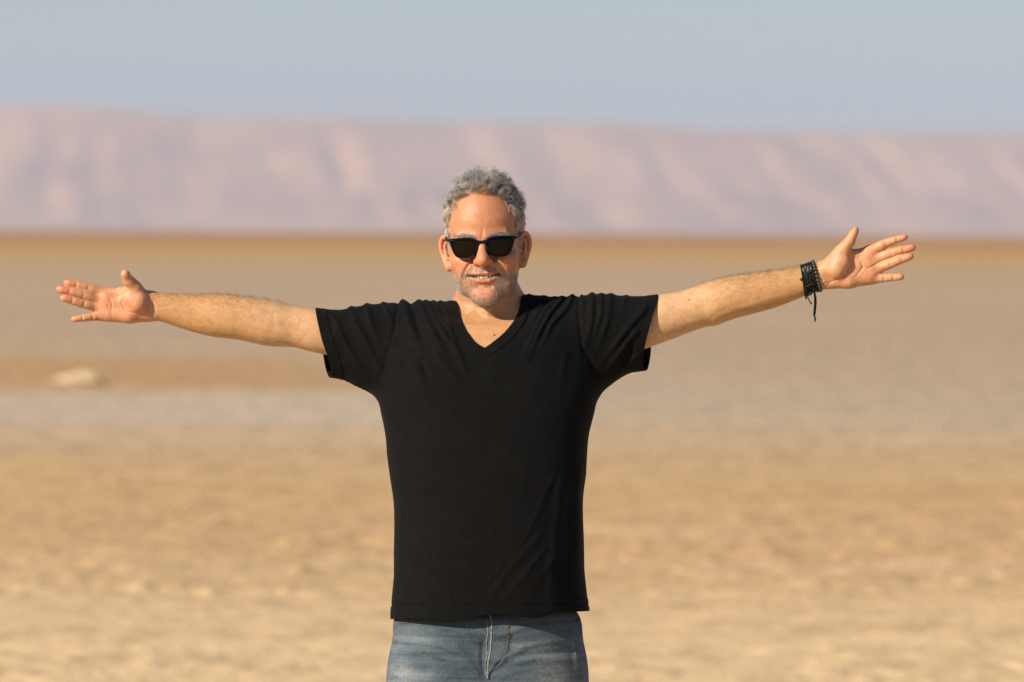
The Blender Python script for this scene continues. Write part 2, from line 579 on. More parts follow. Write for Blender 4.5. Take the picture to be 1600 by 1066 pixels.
def head_sdf(q):
    u, v, w = q[:, 0], q[:, 1], q[:, 2]
    au = np.abs(u)
    m = np.stack([au, v, w], -1)                               # mirrored
    A = np.interp(w, LOFT_W, LOFT_A); F = smooth_interp(w, LOFT_W, LOFT_F); B = np.interp(w, LOFT_W, LOFT_B)
    D = np.where(v > 0, F, B)
    ne = np.where(v > 0, 2.25 - 0.3 * sstep(-w, 60, 110), 2.1)
    rho = ((au / A) ** ne + (np.abs(v) / D) ** ne) ** (1 / ne) + 1e-6
    d = np.hypot(u, v) * (1 - 1 / rho) * 0.9
    d = smax(d, w - 84, 8)
    # underside of the jaw, rising from the chin to the jaw corner
    d = smax(d, ((v - 80) * -0.33 + (w + 108.5) * -0.944), 13)
    cran = ell(np.stack([u * (1 + 0.07 * sstep(w, 65, 125)), v, w], -1), (0, -3, 55), (74.5, 95.5, 81))
    d = smin(d, cran, 12)
    # brow, temples, sockets, cheekbones
    d = smin(d, rcone(m, (8, 86, 20), (42, 76, 23), 9, 8), 12)
    d = -smin(-d, sphere(m, (33, 99, 0), 17), 14)
    d = smin(d, ell(m, (44, 61, -22), (21, 19, 17)), 16)
    # smiling cheek apples
    d = smin(d, ell(m, (37, 67, -27), (16, 15, 13)), 16)
    # full cheeks down to the jaw, muzzle and chin
    d = smin(d, ell(m, (43, 47, -37), (17, 27, 20)), 16)
    d = smin(d, ell(q, (0, 66, -54), (36, 25, 28)), 20)
    d = smin(d, ell(q, (0, 71, -93), (22, 16, 14)), 22)
    d = smin(d, ell(m, (9, 75, -94), (10, 9, 9)), 18)
    # jowl beside the mouth
    d = smin(d, ell(m, (38, 57, -70), (15, 17, 20)), 20)
    # nose
    nose = chain(q, [(0, 84, 16), (0, 93, 2), (0, 103, -16), (0, 104.5, -24)], [7.5, 7.5, 9.0, 10.5], 7)
    nose = smin(nose, sphere(q, (0, 105, -24.5), 11.5), 7)
    nose = smin(nose, ell(m, (12.6, 92, -26.5), (7.0, 12, 7.0)), 9)
    nose = smin(nose, rcone(q, (0, 103, -31), (0, 90, -38), 4.5, 4.5), 5)
    d = smin(d, nose, 8)
    d = -smin(-d, ell(m, (8.2, 97, -36.0), (4.2, 7, 3.8)), 2.5)                       # nostrils
    # cheek roll above the smile fold
    d = smin(d, chain(m, [(31, 80, -31), (41, 74, -45), (45, 66, -60)], [4.5, 5, 4], 4), 12)
    # folds and lines cut into the front of the face
    fr = sstep(v, 30, 55)
    def groove(pts, wd, dp, uu=None):
        gd, gt = seg2(au if uu is None else uu, w, pts)
        return dp * np.exp(-(gd / wd) ** 2) * np.sin(np.clip(0.12 + gt * 0.8, 0, 1) * math.pi) * fr
    d = d + groove([(19, -19), (25, -29), (34, -40), (40.5, -53), (41, -69)], 2.6, 1.9)
    d = d + groove([(31, -50), (34.5, -56), (35, -64)], 2.0, 1.0)
    d = d + groove([(13, -19), (19.8, -23), (20.6, -31)], 1.8, 1.8)
    d = d + groove([(15, -16), (28, -23), (46, -21)], 3.0, 1.6)                        # under the eyes
    d = d + groove([(56, 6), (66, 2)], 1.5, 0.8) + groove([(56, -3), (66, -9)], 1.5, 0.8)
    d = d + groove([(4.0, 20), (2.5, 42)], 1.6, 0.9, u) + groove([(-8, 20), (-7, 32)], 2.0, 0.7, u)
    d = d + groove([(-40, 60), (-15, 57), (15, 58), (40, 62)], 2.5, 0.35, u)
    d = d + groove([(48, -45), (53, -60), (52, -76)], 3.0, 1.2)
    # philtrum, mouth
    d = -smin(-d, rcone(q, (0, 97, -40), (0, 97, -46), 2.2, 2.2), 4)
    lip_u = chain(m, [(0, 91.5, -49.4), (7, 91.6, -48.8), (16, 88.4, -50.0), (28, 80.2, -53.0)], [1.9, 2.0, 1.8, 1.0], 3)
    lip_l = chain(m, [(0, 91, -65.8), (10, 90, -64.4), (19, 86.2, -60.4), (28, 80, -54.0)], [3.7, 3.6, 2.9, 1.1], 3)
    d = smin(d, lip_u, 3.5)
    d = smin(d, lip_l, 4.0)
    d = -smin(-d, rcone(m, (0, 93, -76), (12, 90, -74.5), 3.2, 2.2), 9)               # crease under the lip
    wm = w - 0.0043 * u * u                                                           # smiling gap
    gap = ell(np.stack([u, v, wm], -1), (0, 84, -56.3), (27.0, 17, 4.3))
    d = -smin(-d, gap, 1.5)
    d = -smin(-d, ell(m, (29.2, 81.5, -53.6), (2.8, 4, 2.6)), 4)                      # dimple of the mouth corner
    # temple hollows
    d = -smin(-d, ell(m, (80, 44, 38), (10, 24, 24)), 10)
    # ears
    ear = ear_sdf(m * np.array([1.03, 1, 1.0]))
    d = smin(d, ear, 5)
    return d

def ear_sdf(m):
    # rim, fold, bowl and lobe of a standing-out ear
    hp = [(66, 14, 4), (69, 11, 13), (74, 5, 19.5), (80, -1, 22), (85.5, -6, 18), (88.5, -9, 9), (88.7, -10, 0), (86.5, -9, -10), (83, -6, -20), (79, -2, -30), (75, 2, -36)]
    ts = np.linspace(0, 10, 26)
    hs = np.stack([smooth_interp(ts, np.arange(11), [q[i] for q in hp]) for i in range(3)], -1)
    helix = chain(m, list(hs), list(np.interp(ts, [0, 2, 5, 8, 10], [2.2, 3.0, 3.2, 3.3, 4.6])), 4)
    plate = chain(m, [(66, -8, 12), (77, -13, 9), (79, -14, -4), (75, -10, -18), (70, -5, -30)], [6, 5.5, 5.5, 6, 6], 8)
    inner = chain(m, [(66, -6, 18), (64, -4, 8), (66, -4, -10), (66, -2, -34)], [7, 9, 10, 9], 8)
    lobe = ell(m, (73.5, 3, -37.5), (7.0, 6.0, 8.0))
    anti = chain(m, [(77, 0, 14), (81, -4, 3), (79.5, -2, -9), (75.5, 3, -22)], [2.6, 3.0, 3.0, 3.2], 3)
    tragus = ell(m, (68, 17, -9), (4, 6, 7))
    e = smin(smin(helix, plate, 5), inner, 5)
    e = -smin(-e, ell(m, (73.5, 6, -7), (6.2, 11, 13)), 3)
    e = smin(e, anti, 3)
    e = -smin(-e, chain(m, [(77, 2, 16.5), (83, -4, 8), (84, -6, 0), (82, -4, -10)], [1.8, 2.1, 2.1, 1.6], 2), 2)
    e = smin(e, lobe, 5)
    e = smin(e, tragus, 3)
    return e

# ---- arms, from their outline in the photograph
RA_T = ([236, 247, 266, 300, 360, 377, 412, 433, 455, 489, 515, 540, 600, 660], [457.5, 458, 459.5, 460.5, 461, 463, 467.5, 471, 476.5, 482.3, 488, 491, 492, 490])
RA_B = ([234, 248, 276, 304, 332, 360, 377, 395, 412, 433, 455, 493, 540, 600, 660], [500.5, 502, 511, 520, 526.5, 530, 532.5, 536.5, 540.5, 542.3, 543, 552, 560, 570, 580])
def Z7(u, v): return (1000 + u / 5.714, 400 + v / 5.714)
LA_T = ([860, 920, 1000, 1030, 1064, 1085, 1104, 1121, 1145, 1175, 1200, 1250, 1272, 1292], [480, 478, 472, 461.5, 455.3, 448.8, 441.6, 437, 431.6, 427.3, 424, 416.5, 411, 407.5])
LA_B = ([860, 920, 1000, 1007, 1023, 1052, 1090, 1103, 1118, 1138, 1150, 1180, 1210, 1255, 1285, 1300], [575, 565, 549.5, 546.5, 540.5, 530, 515.5, 511.5, 509.5, 502, 498, 490, 481.5, 464, 451, 449.5])

def w2(*pts): return [(60 + u / 5.33, 380 + v / 5.33) for u, v in pts]
def e7(*pts): return [(340 + u / 4.847, 400 + v / 4.847) for u, v in pts]
def l7(*pts): return [(1000 + u / 5.714, 400 + v / 5.714) for u, v in pts]
# soft lines of the arms: elbow folds (in), tendons and muscle edges (out)
ARM_LINES = [(e7((455, 380), (420, 460), (418, 560)), 3.0, 0.6), (e7((440, 420), (425, 520)), 1.6, 0.3), (e7((300, 420), (420, 480), (560, 500)), 5.0, -1.2),
             (e7((60, 520), (220, 560), (340, 620)), 6.0, -1.4), (w2((960, 560), (1080, 545), (1250, 560)), 2.4, -1.2), (w2((960, 520), (1080, 500), (1200, 490)), 2.0, -0.9),
             (w2((950, 470), (960, 560), (945, 625)), 1.3, 1.1), (w2((975, 480), (980, 580)), 1.2, 0.7), (w2((1300, 500), (1500, 560), (1700, 600)), 3.0, 0.9),
             (l7((470, 340), (540, 390), (575, 440), (560, 500)), 3.2, 0.7), (l7((500, 330), (560, 370)), 2.0, 0.4), (l7((600, 600), (700, 500), (860, 430), (1050, 400)), 5.0, 1.4),
             (l7((900, 460), (1150, 380), (1400, 290)), 4.0, -1.1), (l7((1150, 330), (1420, 250)), 3.0, -0.9), (l7((300, 480), (520, 470)), 6.0, -1.0)]
def arm_sdf(p, TT, BB, flat, end, sgn):
    x, y, z = p[:, 0], p[:, 1], p[:, 2]
    px = x / S0 + 800.0
    zt = CAM_Z - (smooth_interp(px, *TT) - HORIZON_PX) * S0
    zb = CAM_Z - (smooth_interp(px, *BB) - HORIZON_PX) * S0
    zc = (zt + zb) / 2; rz = (zt - zb) / 2
    yc, ry = flat(px, rz)
    a, b = (y - yc) / ry, (z - zc) / rz
    rho = (np.abs(a) ** 2.15 + np.abs(b) ** 2.15) ** (1 / 2.15) + 1e-6
    d = np.hypot(y - yc, z - zc) * (1 - 1 / rho) * 0.93
    e = (end - px) * S0 * sgn
    py = HORIZON_PX - (z - CAM_Z) / S0
    fr = sstep(-(y - yc), 0.0, 0.02)
    for pts, w, a in ARM_LINES:
        gd, gt = seg2(px, py, pts)
        d = d + 0.5 * a * 1e-3 * np.exp(-(gd / w) ** 2) * np.sin(np.clip(0.08 + gt * 0.84, 0, 1) * math.pi) * fr
    return smax(d, e, 0.012)

def ra_flat(px, rz):
    return np.interp(px, [230, 300, 420, 640], [0.004, 0.014, 0.022, YC]), rz * np.interp(px, [230, 290, 360, 640], [0.76, 0.84, 0.97, 0.97])
def la_flat(px, rz):
    return np.interp(px, [880, 1100, 1220, 1295], [YC, 0.022, 0.012, 0.004]), rz * np.interp(px, [880, 1150, 1230, 1295], [0.97, 0.97, 0.84, 0.76])

def z2(u, v, y): return P(60 + u / 5.33, 380 + v / 5.33, y)
def z3(u, v, y): return P(1180 + u / 5.33, 320 + v / 5.33, y)
ZP = S0 / 5.33                    # metres per pixel of the enlarged hands

def finger(p, pts, rs, crease=True):
    """three phalanges with pads in front, creases at the joints"""
    d = chain(p, pts, rs, 0.002)
    f = np.array([0, -1, 0])
    for i in range(len(pts) - 1):
        a, b = pts[i], pts[i + 1]
        mid = a * 0.45 + b * 0.55
        r = (rs[i] + rs[i + 1]) / 2
        ln = np.linalg.norm(b - a)
        ax = (b - a) / ln
        d = smin(d, rcone(p, mid - ax * ln * 0.2 + f * r * 0.22, mid + ax * ln * 0.2 + f * r * 0.22, r * 0.86, r * 0.86), 0.004)
    if crease:
        for i in range(1, len(pts) - 1):
            ax = (pts[i + 1] - pts[i - 1]); ax = ax / np.linalg.norm(ax)
            sd = np.cross(ax, f); sd = sd / np.linalg.norm(sd)
            c = pts[i] + f * (rs[i] * 1.22)
            d = -smin(-d, rcone(p, c - sd * rs[i], c + sd * rs[i], 0.0010, 0.0010), 0.0034)
    return d

def hand_sdf(p, Z, fingers, thumb, wrist, palm, thenar, hypo, creases, web):
    d = None
    mcps = []
    for pts, rs in fingers:
        P3 = [Z(*q) for q in pts]; R3 = [r * ZP for r in rs]
        mcps.append((P3[0], R3[0]))
        e = finger(p, P3, R3)
        d = e if d is None else smin(d, e, 0.0022)
    hand = None
    for (m, r), w0 in zip(mcps, wrist):
        e = rcone(p, Z(*w0), m, 0.0135, r * 1.08)
        hand = e if hand is None else smin(hand, e, 0.010)
    for c, r in palm:
        hand = smin(hand, rcone(p, Z(*c[0]), Z(*c[1]), r[0], r[1]), 0.012)
    hand = smin(hand, chain(p, [Z(*q) for q in hypo[0]], hypo[1], 0.010), 0.014)
    hand = smin(hand, chain(p, [Z(*q) for q in thenar[0]], thenar[1], 0.010), 0.009)
    th = finger(p, [Z(*q) for q in thumb[0]], [r * ZP for r in thumb[1]], crease=False)
    hand = smin(hand, th, 0.007)
    for c, r in web:
        hand = smin(hand, rcone(p, Z(*c[0]), Z(*c[1]), r[0], r[1]), 0.006)
    for line, r in creases:
        pl = [Z(*q) for q in line]
        gd, gt = seg2(p[:, 0], p[:, 2], [(q[0], q[2]) for q in pl])
        yf = np.mean([q[1] for q in pl]) + 0.010
        hand = hand + 1.4 * r * np.exp(-(gd / (r * 1.25)) ** 2) * np.sin(np.clip(0.1 + gt * 0.8, 0, 1) * math.pi) * sstep(-p[:, 1], -yf, -yf + 0.006)
    return smin(d, hand, 0.006)

RIGHT = dict(
    fingers=[([(545, 412, .004), (418, 372, -.006), (318, 346, -.011), (238, 333, -.016)], [44, 38, 34, 28]),
             ([(515, 478, .002), (385, 430, -.012), (262, 402, -.018), (180, 384, -.022)], [45, 40, 36, 30]),
             ([(505, 535, .003), (385, 506, -.010), (285, 478, -.017), (208, 458, -.022)], [42, 37, 33, 27]),
             ([(545, 605, .004), (455, 613, -.004), (370, 624, -.010), (296, 633, -.013)], [38, 32, 28, 24])],
    wrist=[(930, 455, .006), (930, 500, .006), (930, 545, .006), (930, 590, .007)],
    palm=[(((780, 500, .000), (600, 500, .000)), (.016, .013)), (((560, 450, .000), (540, 560, .000)), (.0115, .0115))],
    hypo=([(900, 592, .000), (760, 600, -.004), (600, 590, -.001)], [.0115, .0135, .0120]),
    thenar=([(900, 470, -.002), (830, 490, -.012), (770, 455, -.011), (770, 400, -.012)], [.014, .0195, .0155, .012]),
    thumb=([(850, 440, -.006), (800, 362, -.016), (745, 306, -.026), (722, 254, -.036)], [66, 54, 46, 33]),
    web=[(((770, 400, -.006), (600, 420, .001)), (.009, .008)), (((800, 390, -.002), (700, 405, -.001)), (.010, .009))],
    creases=[([(585, 440, -.0145), (612, 500, -.0165), (606, 560, -.0165), (616, 630, -.0125)], .0007), ([(520, 470, -.0125), (575, 500, -.0155), (590, 560, -.0155)], .0010),
             ([(740, 420, -.021), (690, 500, -.0150), (730, 570, -.0170), (860, 590, -.0200)], .0011),
             ([(630, 425, -.0135), (735, 378, -.0190)], .0009), ([(640, 450, -.0145), (740, 400, -.0200)], .0009),
             ([(935, 450, -.0135), (918, 540, -.0150), (930, 620, -.0120)], .0008), ([(960, 470, -.0175), (952, 620, -.0130)], .0010)])
LEFT = dict(
    fingers=[([(955, 395, .000), (1085, 322, -.010), (1178, 290, -.014), (1248, 270, -.016)], [52, 36, 30, 24]),
             ([(1000, 455, -.002), (1130, 405, -.012), (1230, 376, -.016), (1310, 358, -.018)], [46, 40, 34, 27]),
             ([(1015, 530, -.001), (1120, 493, -.014), (1215, 455, -.019), (1292, 432, -.022)], [44, 39, 35, 28]),
             ([(985, 615, .002), (1070, 610, -.006), (1148, 604, -.010), (1215, 602, -.013)], [39, 34, 30, 26])],
    wrist=[(590, 530, .006), (585, 565, .006), (580, 605, .006), (580, 635, .007)],
    palm=[(((740, 560, .002), (900, 500, .001)), (.016, .013)), (((945, 450, -.001), (975, 560, -.001)), (.0120, .0115))],
    hypo=([(620, 648, .001), (780, 632, -.004), (940, 600, -.001)], [.0100, .0130, .0120]),
    thenar=([(600, 530, -.002), (680, 530, -.010), (720, 470, -.012), (740, 410, -.010)], [.015, .0200, .0165, .0125]),
    thumb=([(660, 470, -.004), (715, 392, -.010), (790, 302, -.018), (836, 208, -.022)], [72, 58, 45, 27]),
    web=[(((760, 405, -.004), (900, 415, .001)), (.009, .009)), (((740, 420, -.002), (830, 425, -.001)), (.010, .009))],
    creases=[([(770, 420, -.0200), (800, 500, -.0150), (740, 600, -.0165), (640, 640, -.0160)], .0012), ([(860, 430, -.0135), (900, 520, -.0150), (830, 610, -.0170)], .0011),
             ([(920, 540, -.0165), (1000, 500, -.0150), (1040, 470, -.0110)], .0011), ([(820, 430, -.0140), (880, 470, -.0150)], .0009),
             ([(560, 660, -.0140), (640, 640, -.0165)], .0011), ([(575, 690, -.0100), (640, 645, -.0165)], .0010)])

def right_hand(p): return hand_sdf(p, z2, **RIGHT)
def left_hand(p): return hand_sdf(p, z3, **LEFT)

# ---- torso and shoulders: one field serves the shirt and the chest beneath it
T_PY = [480, 520, 560, 600, 640, 660, 680, 720, 740, 775, 800, 850, 900, 935, 955, 970, 1010]
T_L = [610, 602, 596, 592, 594.5, 598.5, 601.5, 606, 608.5, 613.5, 616, 616, 615, 612.5, 611.2, 611, 611]
T_R = [915, 924, 930, 934, 930.5, 925.5, 920.5, 916.3, 915.3, 911, 910.2, 911.6, 914.2, 918, 920.5, 921, 921]
T_F = [.080, .095, .108, .116, .121, .123, .126, .130, .132, .135, .136, .137, .136, .134, .133, .132, .130]
Y_X = [470, 493, 514, 531, 562, 577, 600, 640, 700, 760, 820, 880, 925, 943, 962, 985, 1007, 1027, 1050]
Y_T = [481, 482, 483, 483.3, 478.5, 476.5, 474, 472.5, 471, 466.5, 461.5, 464, 461.2, 460.6, 461, 463, 463, 461.3, 458]
Y_BX = [470, 514, 531, 562, 577, 600, 640, 700, 760, 820, 880, 925, 943, 962, 985, 1007, 1050]
Y_B = [589, 591, 593.5, 607, 614, 632, 668, 690, 695, 690, 668, 632, 612, 597, 584.5, 580, 578]
Y_RX = [470, 514, 580, 640, 720, 800, 880, 940, 1007, 1050]
Y_R = [.060, .062, .074, .086, .092, .092, .086, .074, .062, .060]

# folds of the shirt: (polyline in photo pixels, width px, height mm)
def q4(*pts): return [(480 + u / 4.847, 420 + v / 4.847) for u, v in pts]
def q5(*pts): return [(760 + u / 4.847, 420 + v / 4.847) for u, v in pts]
def q6(*pts): return [(560 + u / 2.7325, 600 + v / 2.7325) for u, v in pts]
FOLDS = [
    (q4((722, 225), (770, 420), (860, 640)), 6.0, 4.5), (q4((845, 240), (930, 440), (1050, 660)), 4.6, 4.0), (q4((900, 240), (1000, 420), (1150, 660)), 3.6, 3.4),
    (q4((955, 245), (1040, 400), (1130, 560)), 3.4, 2.6), (q4((1010, 245), (1060, 340), (1110, 520)), 3.0, 2.0),
    (q4((690, 230), (655, 480), (560, 800)), 2.2, -2.0), (q4((785, 260), (830, 420), (900, 600)), 3.4, -2.4),
    (q4((450, 262), (480, 420), (570, 600)), 5.0, 2.6), (q4((330, 285), (380, 450), (480, 640)), 5.0, 2.4), (q4((575, 250), (640, 420)), 4.0, 2.4),
    (q4((225, 420), (310, 600), (450, 830)), 5.0, 2.6), (q4((400, 450), (520, 700), (600, 860)), 5.0, 1.8), (q4((190, 360), (240, 420)), 3.0, 1.5),
    (q4((780, 640), (860, 850), (930, 1060)), 6.5, 2.2), (q4((980, 640), (1180, 900)), 5.5, 2.4), (q4((1110, 560), (1180, 720), (1210, 820)), 4.5, 2.2),
    (q4((650, 560), (720, 800)), 7, 1.6), (q4((860, 700), (960, 900)), 4, -1.8),
    (q5((705, 180), (692, 330), (720, 560), (740, 680)), 2.2, -1.6), (q5((650, 196), (610, 290), (490, 420), (420, 580)), 4.0, 4.0), (q5((575, 218), (480, 330), (390, 500), (310, 700)), 4.0, 4.0),
    (q5((520, 222), (430, 330), (350, 500), (270, 700)), 3.4, 3.0), (q5((440, 214), (380, 340), (300, 520)), 4.0, 2.2), (q5((330, 205), (290, 330), (260, 460)), 4.0, 1.6),
    (q5((715, 185), (735, 300)), 3.0, 2.0), (q5((800, 180), (795, 400), (750, 600)), 5.0, 3.6), (q5((870, 195), (865, 350), (800, 560)), 4.5, 3.0), (q5((945, 195), (910, 420), (830, 620)), 5.0, 2.6),
    (q5((1200, 300), (1050, 480), (890, 700)), 5.5, 3.8), (q5((1130, 480), (1010, 640), (880, 820)), 5.0, 3.6), (q5((1060, 200), (1010, 330)), 4.5, 1.8), (q5((1150, 660), (1010, 780)), 4.5, 2.6),
    (q5((740, 620), (820, 780), (880, 860)), 5, -2.0), (q5((600, 640), (560, 900)), 6, 1.4),
    (q6((870, 420), (850, 600), (828, 800), (820, 990)), 9, 5.5), (q6((930, 300), (945, 600), (930, 900)), 6, 3.0), (q6((890, 500), (895, 700), (880, 960)), 5, -3.0),
    (q6((840, 380), (760, 560), (690, 700)), 5, 2.2), (q6((780, 640), (640, 800), (560, 920)), 4.5, 2.2), (q6((800, 700), (700, 830), (600, 960)), 4.0, 2.0), (q6((840, 740), (760, 850)), 3.5, 1.6),
    (q6((300, 580), (420, 620), (520, 610)), 3.5, 1.3), (q6((300, 650), (430, 690), (560, 680)), 3.5, 1.3), (q6((210, 740), (330, 790)), 3.5, 1.2), (q6((380, 850), (400, 960)), 3.5, 1.4),
    (q6((180, 500), (175, 700), (160, 900)), 5, 2.0), (q6((250, 540), (265, 700)), 6, 1.4), (q6((470, 420), (440, 520)), 6, 1.2), (q6((620, 790), (540, 900)), 3.0, -1.6),
    (q6((150, 260), (180, 420)), 5, 1.6), (q6((960, 300), (940, 480)), 4, 2.0),
]
def fold_height(p):
    x, y, z = p[:, 0], p[:, 1], p[:, 2]
    s = (CAM_D + y) / FPX
    px = x / s + 800; py = HORIZON_PX - (z - CAM_Z) / s
    h = np.zeros(len(p))
    for pts, w, a in FOLDS:
        xs = [q[0] for q in pts]; ys = [q[1] for q in pts]
        r = w * 2.6
        m = (px > min(xs) - r) & (px < max(xs) + r) & (py > min(ys) - r) & (py < max(ys) + r)
        if not m.any(): continue
        d, t = seg2(px[m], py[m], pts)
        h[m] += a * (1.4 if ys[0] < 600 else 0.7) * 1e-3 * np.exp(-(d / w) ** 2) * (1.0 - 0.75 * sstep(t, 0.55, 1.0))
    # crumples too soft to trace one by one
    h += 0.0016 * (fbm(px / 34.0 + 0.25 * py / 34.0, py / 60.0, 71, 3, 0.45) - 0.5) * 2
    # stitched seams: hem, cuffs
    hem = 966 - 0.2 * np.abs(px - 700) * 0.1
    h += -0.0012 * np.exp(-((py - 946.5 + 0.004 * (px - 620)) / 1.6) ** 2) * (px > 560) * (px < 980)
    return h * sstep(-y, -0.07, -0.02)

def torso_sdf(p, shrink=0.0):
    x, y, z = p[:, 0], p[:, 1], p[:, 2]
    px = x / S0 + 800.0; py = HORIZON_PX - (z - CAM_Z) / S0
    L = smooth_interp(py, T_PY, T_L); R = smooth_interp(py, T_PY, T_R); F = smooth_interp(py, T_PY, T_F)
    xc = ((L + R) / 2 - 800) * S0; a = (R - L) / 2 * S0 - shrink
    yc = 0.01
    f = np.where(y < yc, F + yc, 0.118) - shrink
    ne = 2.5
    rho = ((np.abs(x - xc) / a) ** ne + (np.abs(y - yc) / f) ** ne) ** (1 / ne) + 1e-6
    t = np.hypot(x - xc, y - yc) * (1 - 1 / rho) * 0.92
    t = smax(t, z - P(0, 500)[2], 0.05)
    ex = np.clip(px, 470, 1050)
    zt = CAM_Z - (smooth_interp(ex, Y_X, Y_T) - HORIZON_PX) * S0 - shrink
    zb = CAM_Z - (smooth_interp(ex, Y_BX, Y_B) - HORIZON_PX) * S0 + shrink
    ry = smooth_interp(ex, Y_RX, Y_R) - shrink
    zc = (zt + zb) / 2; rz = (zt - zb) / 2
    yy = y - YC
    n2 = 2.2
    rho = ((np.abs(yy) / ry) ** n2 + (np.abs(z - zc) / rz) ** n2) ** (1 / n2) + 1e-6
    s = np.hypot(yy, z - zc) * (1 - 1 / rho) * 0.88
    return smin(t, s, 0.016)

def shirt_sdf(p):
    d = torso_sdf(p) - fold_height(p)
    px = p[:, 0] / S0 + 800
    return np.maximum(d, np.maximum(470 - px, px - 1050) * S0)

def neck_sdf(p):
    q = to_head(p)
    m = np.stack([np.abs(q[:, 0]), q[:, 1], q[:, 2]], -1)
    u, v, w = q.T
    # column
    t = np.clip((-60 - w) / 130.0, 0, 1.2)
    cy = -14 - 22 * t
    cx = 6.0 * t
    rx = 55 + 3.5 * sstep(t, 0.55, 1.1); ry = 58 - 2 * t
    rho = np.sqrt(((u - cx) / rx) ** 2 + ((v - cy) / ry) ** 2) + 1e-6
    d = np.hypot(u - cx, v - cy) * (1 - 1 / rho) * 0.95
    d = np.maximum(d, np.maximum(w + 20, -w - 215))
    # slope from neck to shoulder, throat, tendons, collar bones
    d = smin(d, rcone(m, (30, -30, -110), (120, -40, -185), 34, 22), 30)
    d = smin(d, ell(q, (2, 36, -122), (8.5, 10, 13)), 12)
    for sg in (-1, 1):
        d = smin(d, rcone(q, (sg * 46, -4, -80), (sg * 13 + 4, 40, -186), 9, 6.5), 12)
        d = smin(d, rcone(q, (sg * 16 + 4, 42, -190), (sg * 100, 10, -176), 9, 8), 12)
    d = -smin(-d, ell(q, (4, 56, -180), (10, 12, 12)), 14)
    return d / 1000.0

ZCUT = P(0, 690)[2]
HEAD_C = from_head((0, 0, 15))
def body_sdf(p):
    out = boxed(p, HEAD_C - [.105, .13, .16], HEAD_C + [.105, .12, .13], 0.03, lambda q: head_sdf(to_head(q)) / 1000.0)
    nk = boxed(p, P(660, 560) - [0, .14, 0], P(860, 420) + [0, .12, 0], 0.035, neck_sdf)
    out = smin(out, nk, 0.010)
    def tor(q):
        e = np.maximum(torso_sdf(q, 0.0045 + 0.008 * sstep(np.abs(q[:, 0] - P(764, 0)[0]), 0.055, 0.075)), np.maximum(P(620, 0)[0] - q[:, 0], q[:, 0] - P(905, 0)[0]))
        return smax(e, ZCUT - q[:, 2], 0.01)
    tz = boxed(p, P(618, 695) - [0, .13, 0], P(907, 455) + [0, .15, 0], 0.03, tor)
    out = smin(out, tz, 0.012)
    ra = boxed(p, P(228, 590) - [0, .09, 0], P(660, 450) + [0, .09, 0], 0.03, lambda q: np.maximum(arm_sdf(q, RA_T, RA_B, ra_flat, 238, 1), q[:, 0] - P(660, 0)[0]))
    la = boxed(p, P(860, 590) - [0, .09, 0], P(1300, 400) + [0, .09, 0], 0.03, lambda q: np.maximum(arm_sdf(q, LA_T, LA_B, la_flat, 1290, -1), P(860, 0)[0] - q[:, 0]))
    rh = boxed(p, z2(130, 690, 0) - [0, .06, 0], z2(1010, 190, 0) + [0, .05, 0], 0.03, right_hand)
    lh = boxed(p, z3(530, 730, 0) - [0, .06, 0], z3(1370, 150, 0) + [0, .05, 0], 0.03, left_hand)
    ra = smin(ra, rh, 0.010)
    la = smin(la, lh, 0.010)
    return smin(smin(out, ra, 0.012), la, 0.012)

BODY_H = globals().get('BODY_H', 0.0015)
BV, BF = surface_nets(body_sdf, P(80, 700) - [0, .14, 0], P(1440, 262) + [0, .15, 0], BODY_H, 5, 0.004)
BN = grad(body_sdf, BV)

# ---- colour of the skin itself (tan, redness, lips, palms), stored per point
bq = to_head(BV)
bpx = BV[:, 0] / ((CAM_D + BV[:, 1]) / FPX) + 800
bpy_ = HORIZON_PX - (BV[:, 2] - CAM_Z) / ((CAM_D + BV[:, 1]) / FPX)
def lay(tone, col, w):
    w = np.clip(w, 0, 1)[:, None]
    return tone * (1 - w) + np.array(col) * w
tone = np.tile(np.array([0.425, 0.243, 0.108]), (len(BV), 1))
pale = np.minimum(sstep(bpx, 300, 480), 1 - sstep(bpx, 1030, 1200))
tone = lay(tone, (0.50, 0.320, 0.182), pale * 0.85)                                              # upper arms
handm = np.maximum(1 - sstep(bpx, 225, 262), sstep(bpx, 1270, 1310))
palmf = sstep(-BN[:, 1], 0.05, 0.55)
tone = lay(tone, (0.45, 0.255, 0.125), handm)
tone = lay(tone, (0.49, 0.250, 0.140), handm * palmf * 0.85)
tips = np.maximum(1 - sstep(bpx, 100, 130), sstep(bpx, 1398, 1425))
tone = lay(tone, (0.52, 0.20, 0.12), tips * handm * 0.8)
# flush on pads and thumb
for c, r in ((z2(790, 490, -.02), .018), (z2(770, 620, -.01), .018), (z2(540, 460, -.01), .016), (z2(540, 560, -.01), .016), (z2(722, 240, -.03), .016),
             (z3(960, 420, -.01), .016), (z3(960, 590, -.01), .016), (z3(720, 640, -.01), .016), (z3(760, 450, -.01), .015), (z3(836, 200, -.02), .014)):
    tone = lay(tone, (0.52, 0.195, 0.115), np.exp(-((BV - c) ** 2).sum(1) / r ** 2) * 0.6)
hd = (np.abs(bq[:, 0]) < 100) & (bq[:, 2] > -135) & (np.abs(bq[:, 1]) < 120)
facew = np.maximum(hd * sstep(bq[:, 2], -150, -110), (np.abs(bpx - 764) < 70) * (bpy_ > 440) * 1.0 * (np.abs(bq[:, 0]) < 85))
tone = lay(tone, (0.45, 0.245, 0.115), facew)
facew = hd * sstep(bq[:, 2], -125, -95)
tone = lay(tone, (0.42, 0.188, 0.096), facew)
u_, v_, w_ = bq.T
def blob(c, s): return np.exp(-(((bq - np.array(c)) / np.array(s)) ** 2).sum(1)) * hd
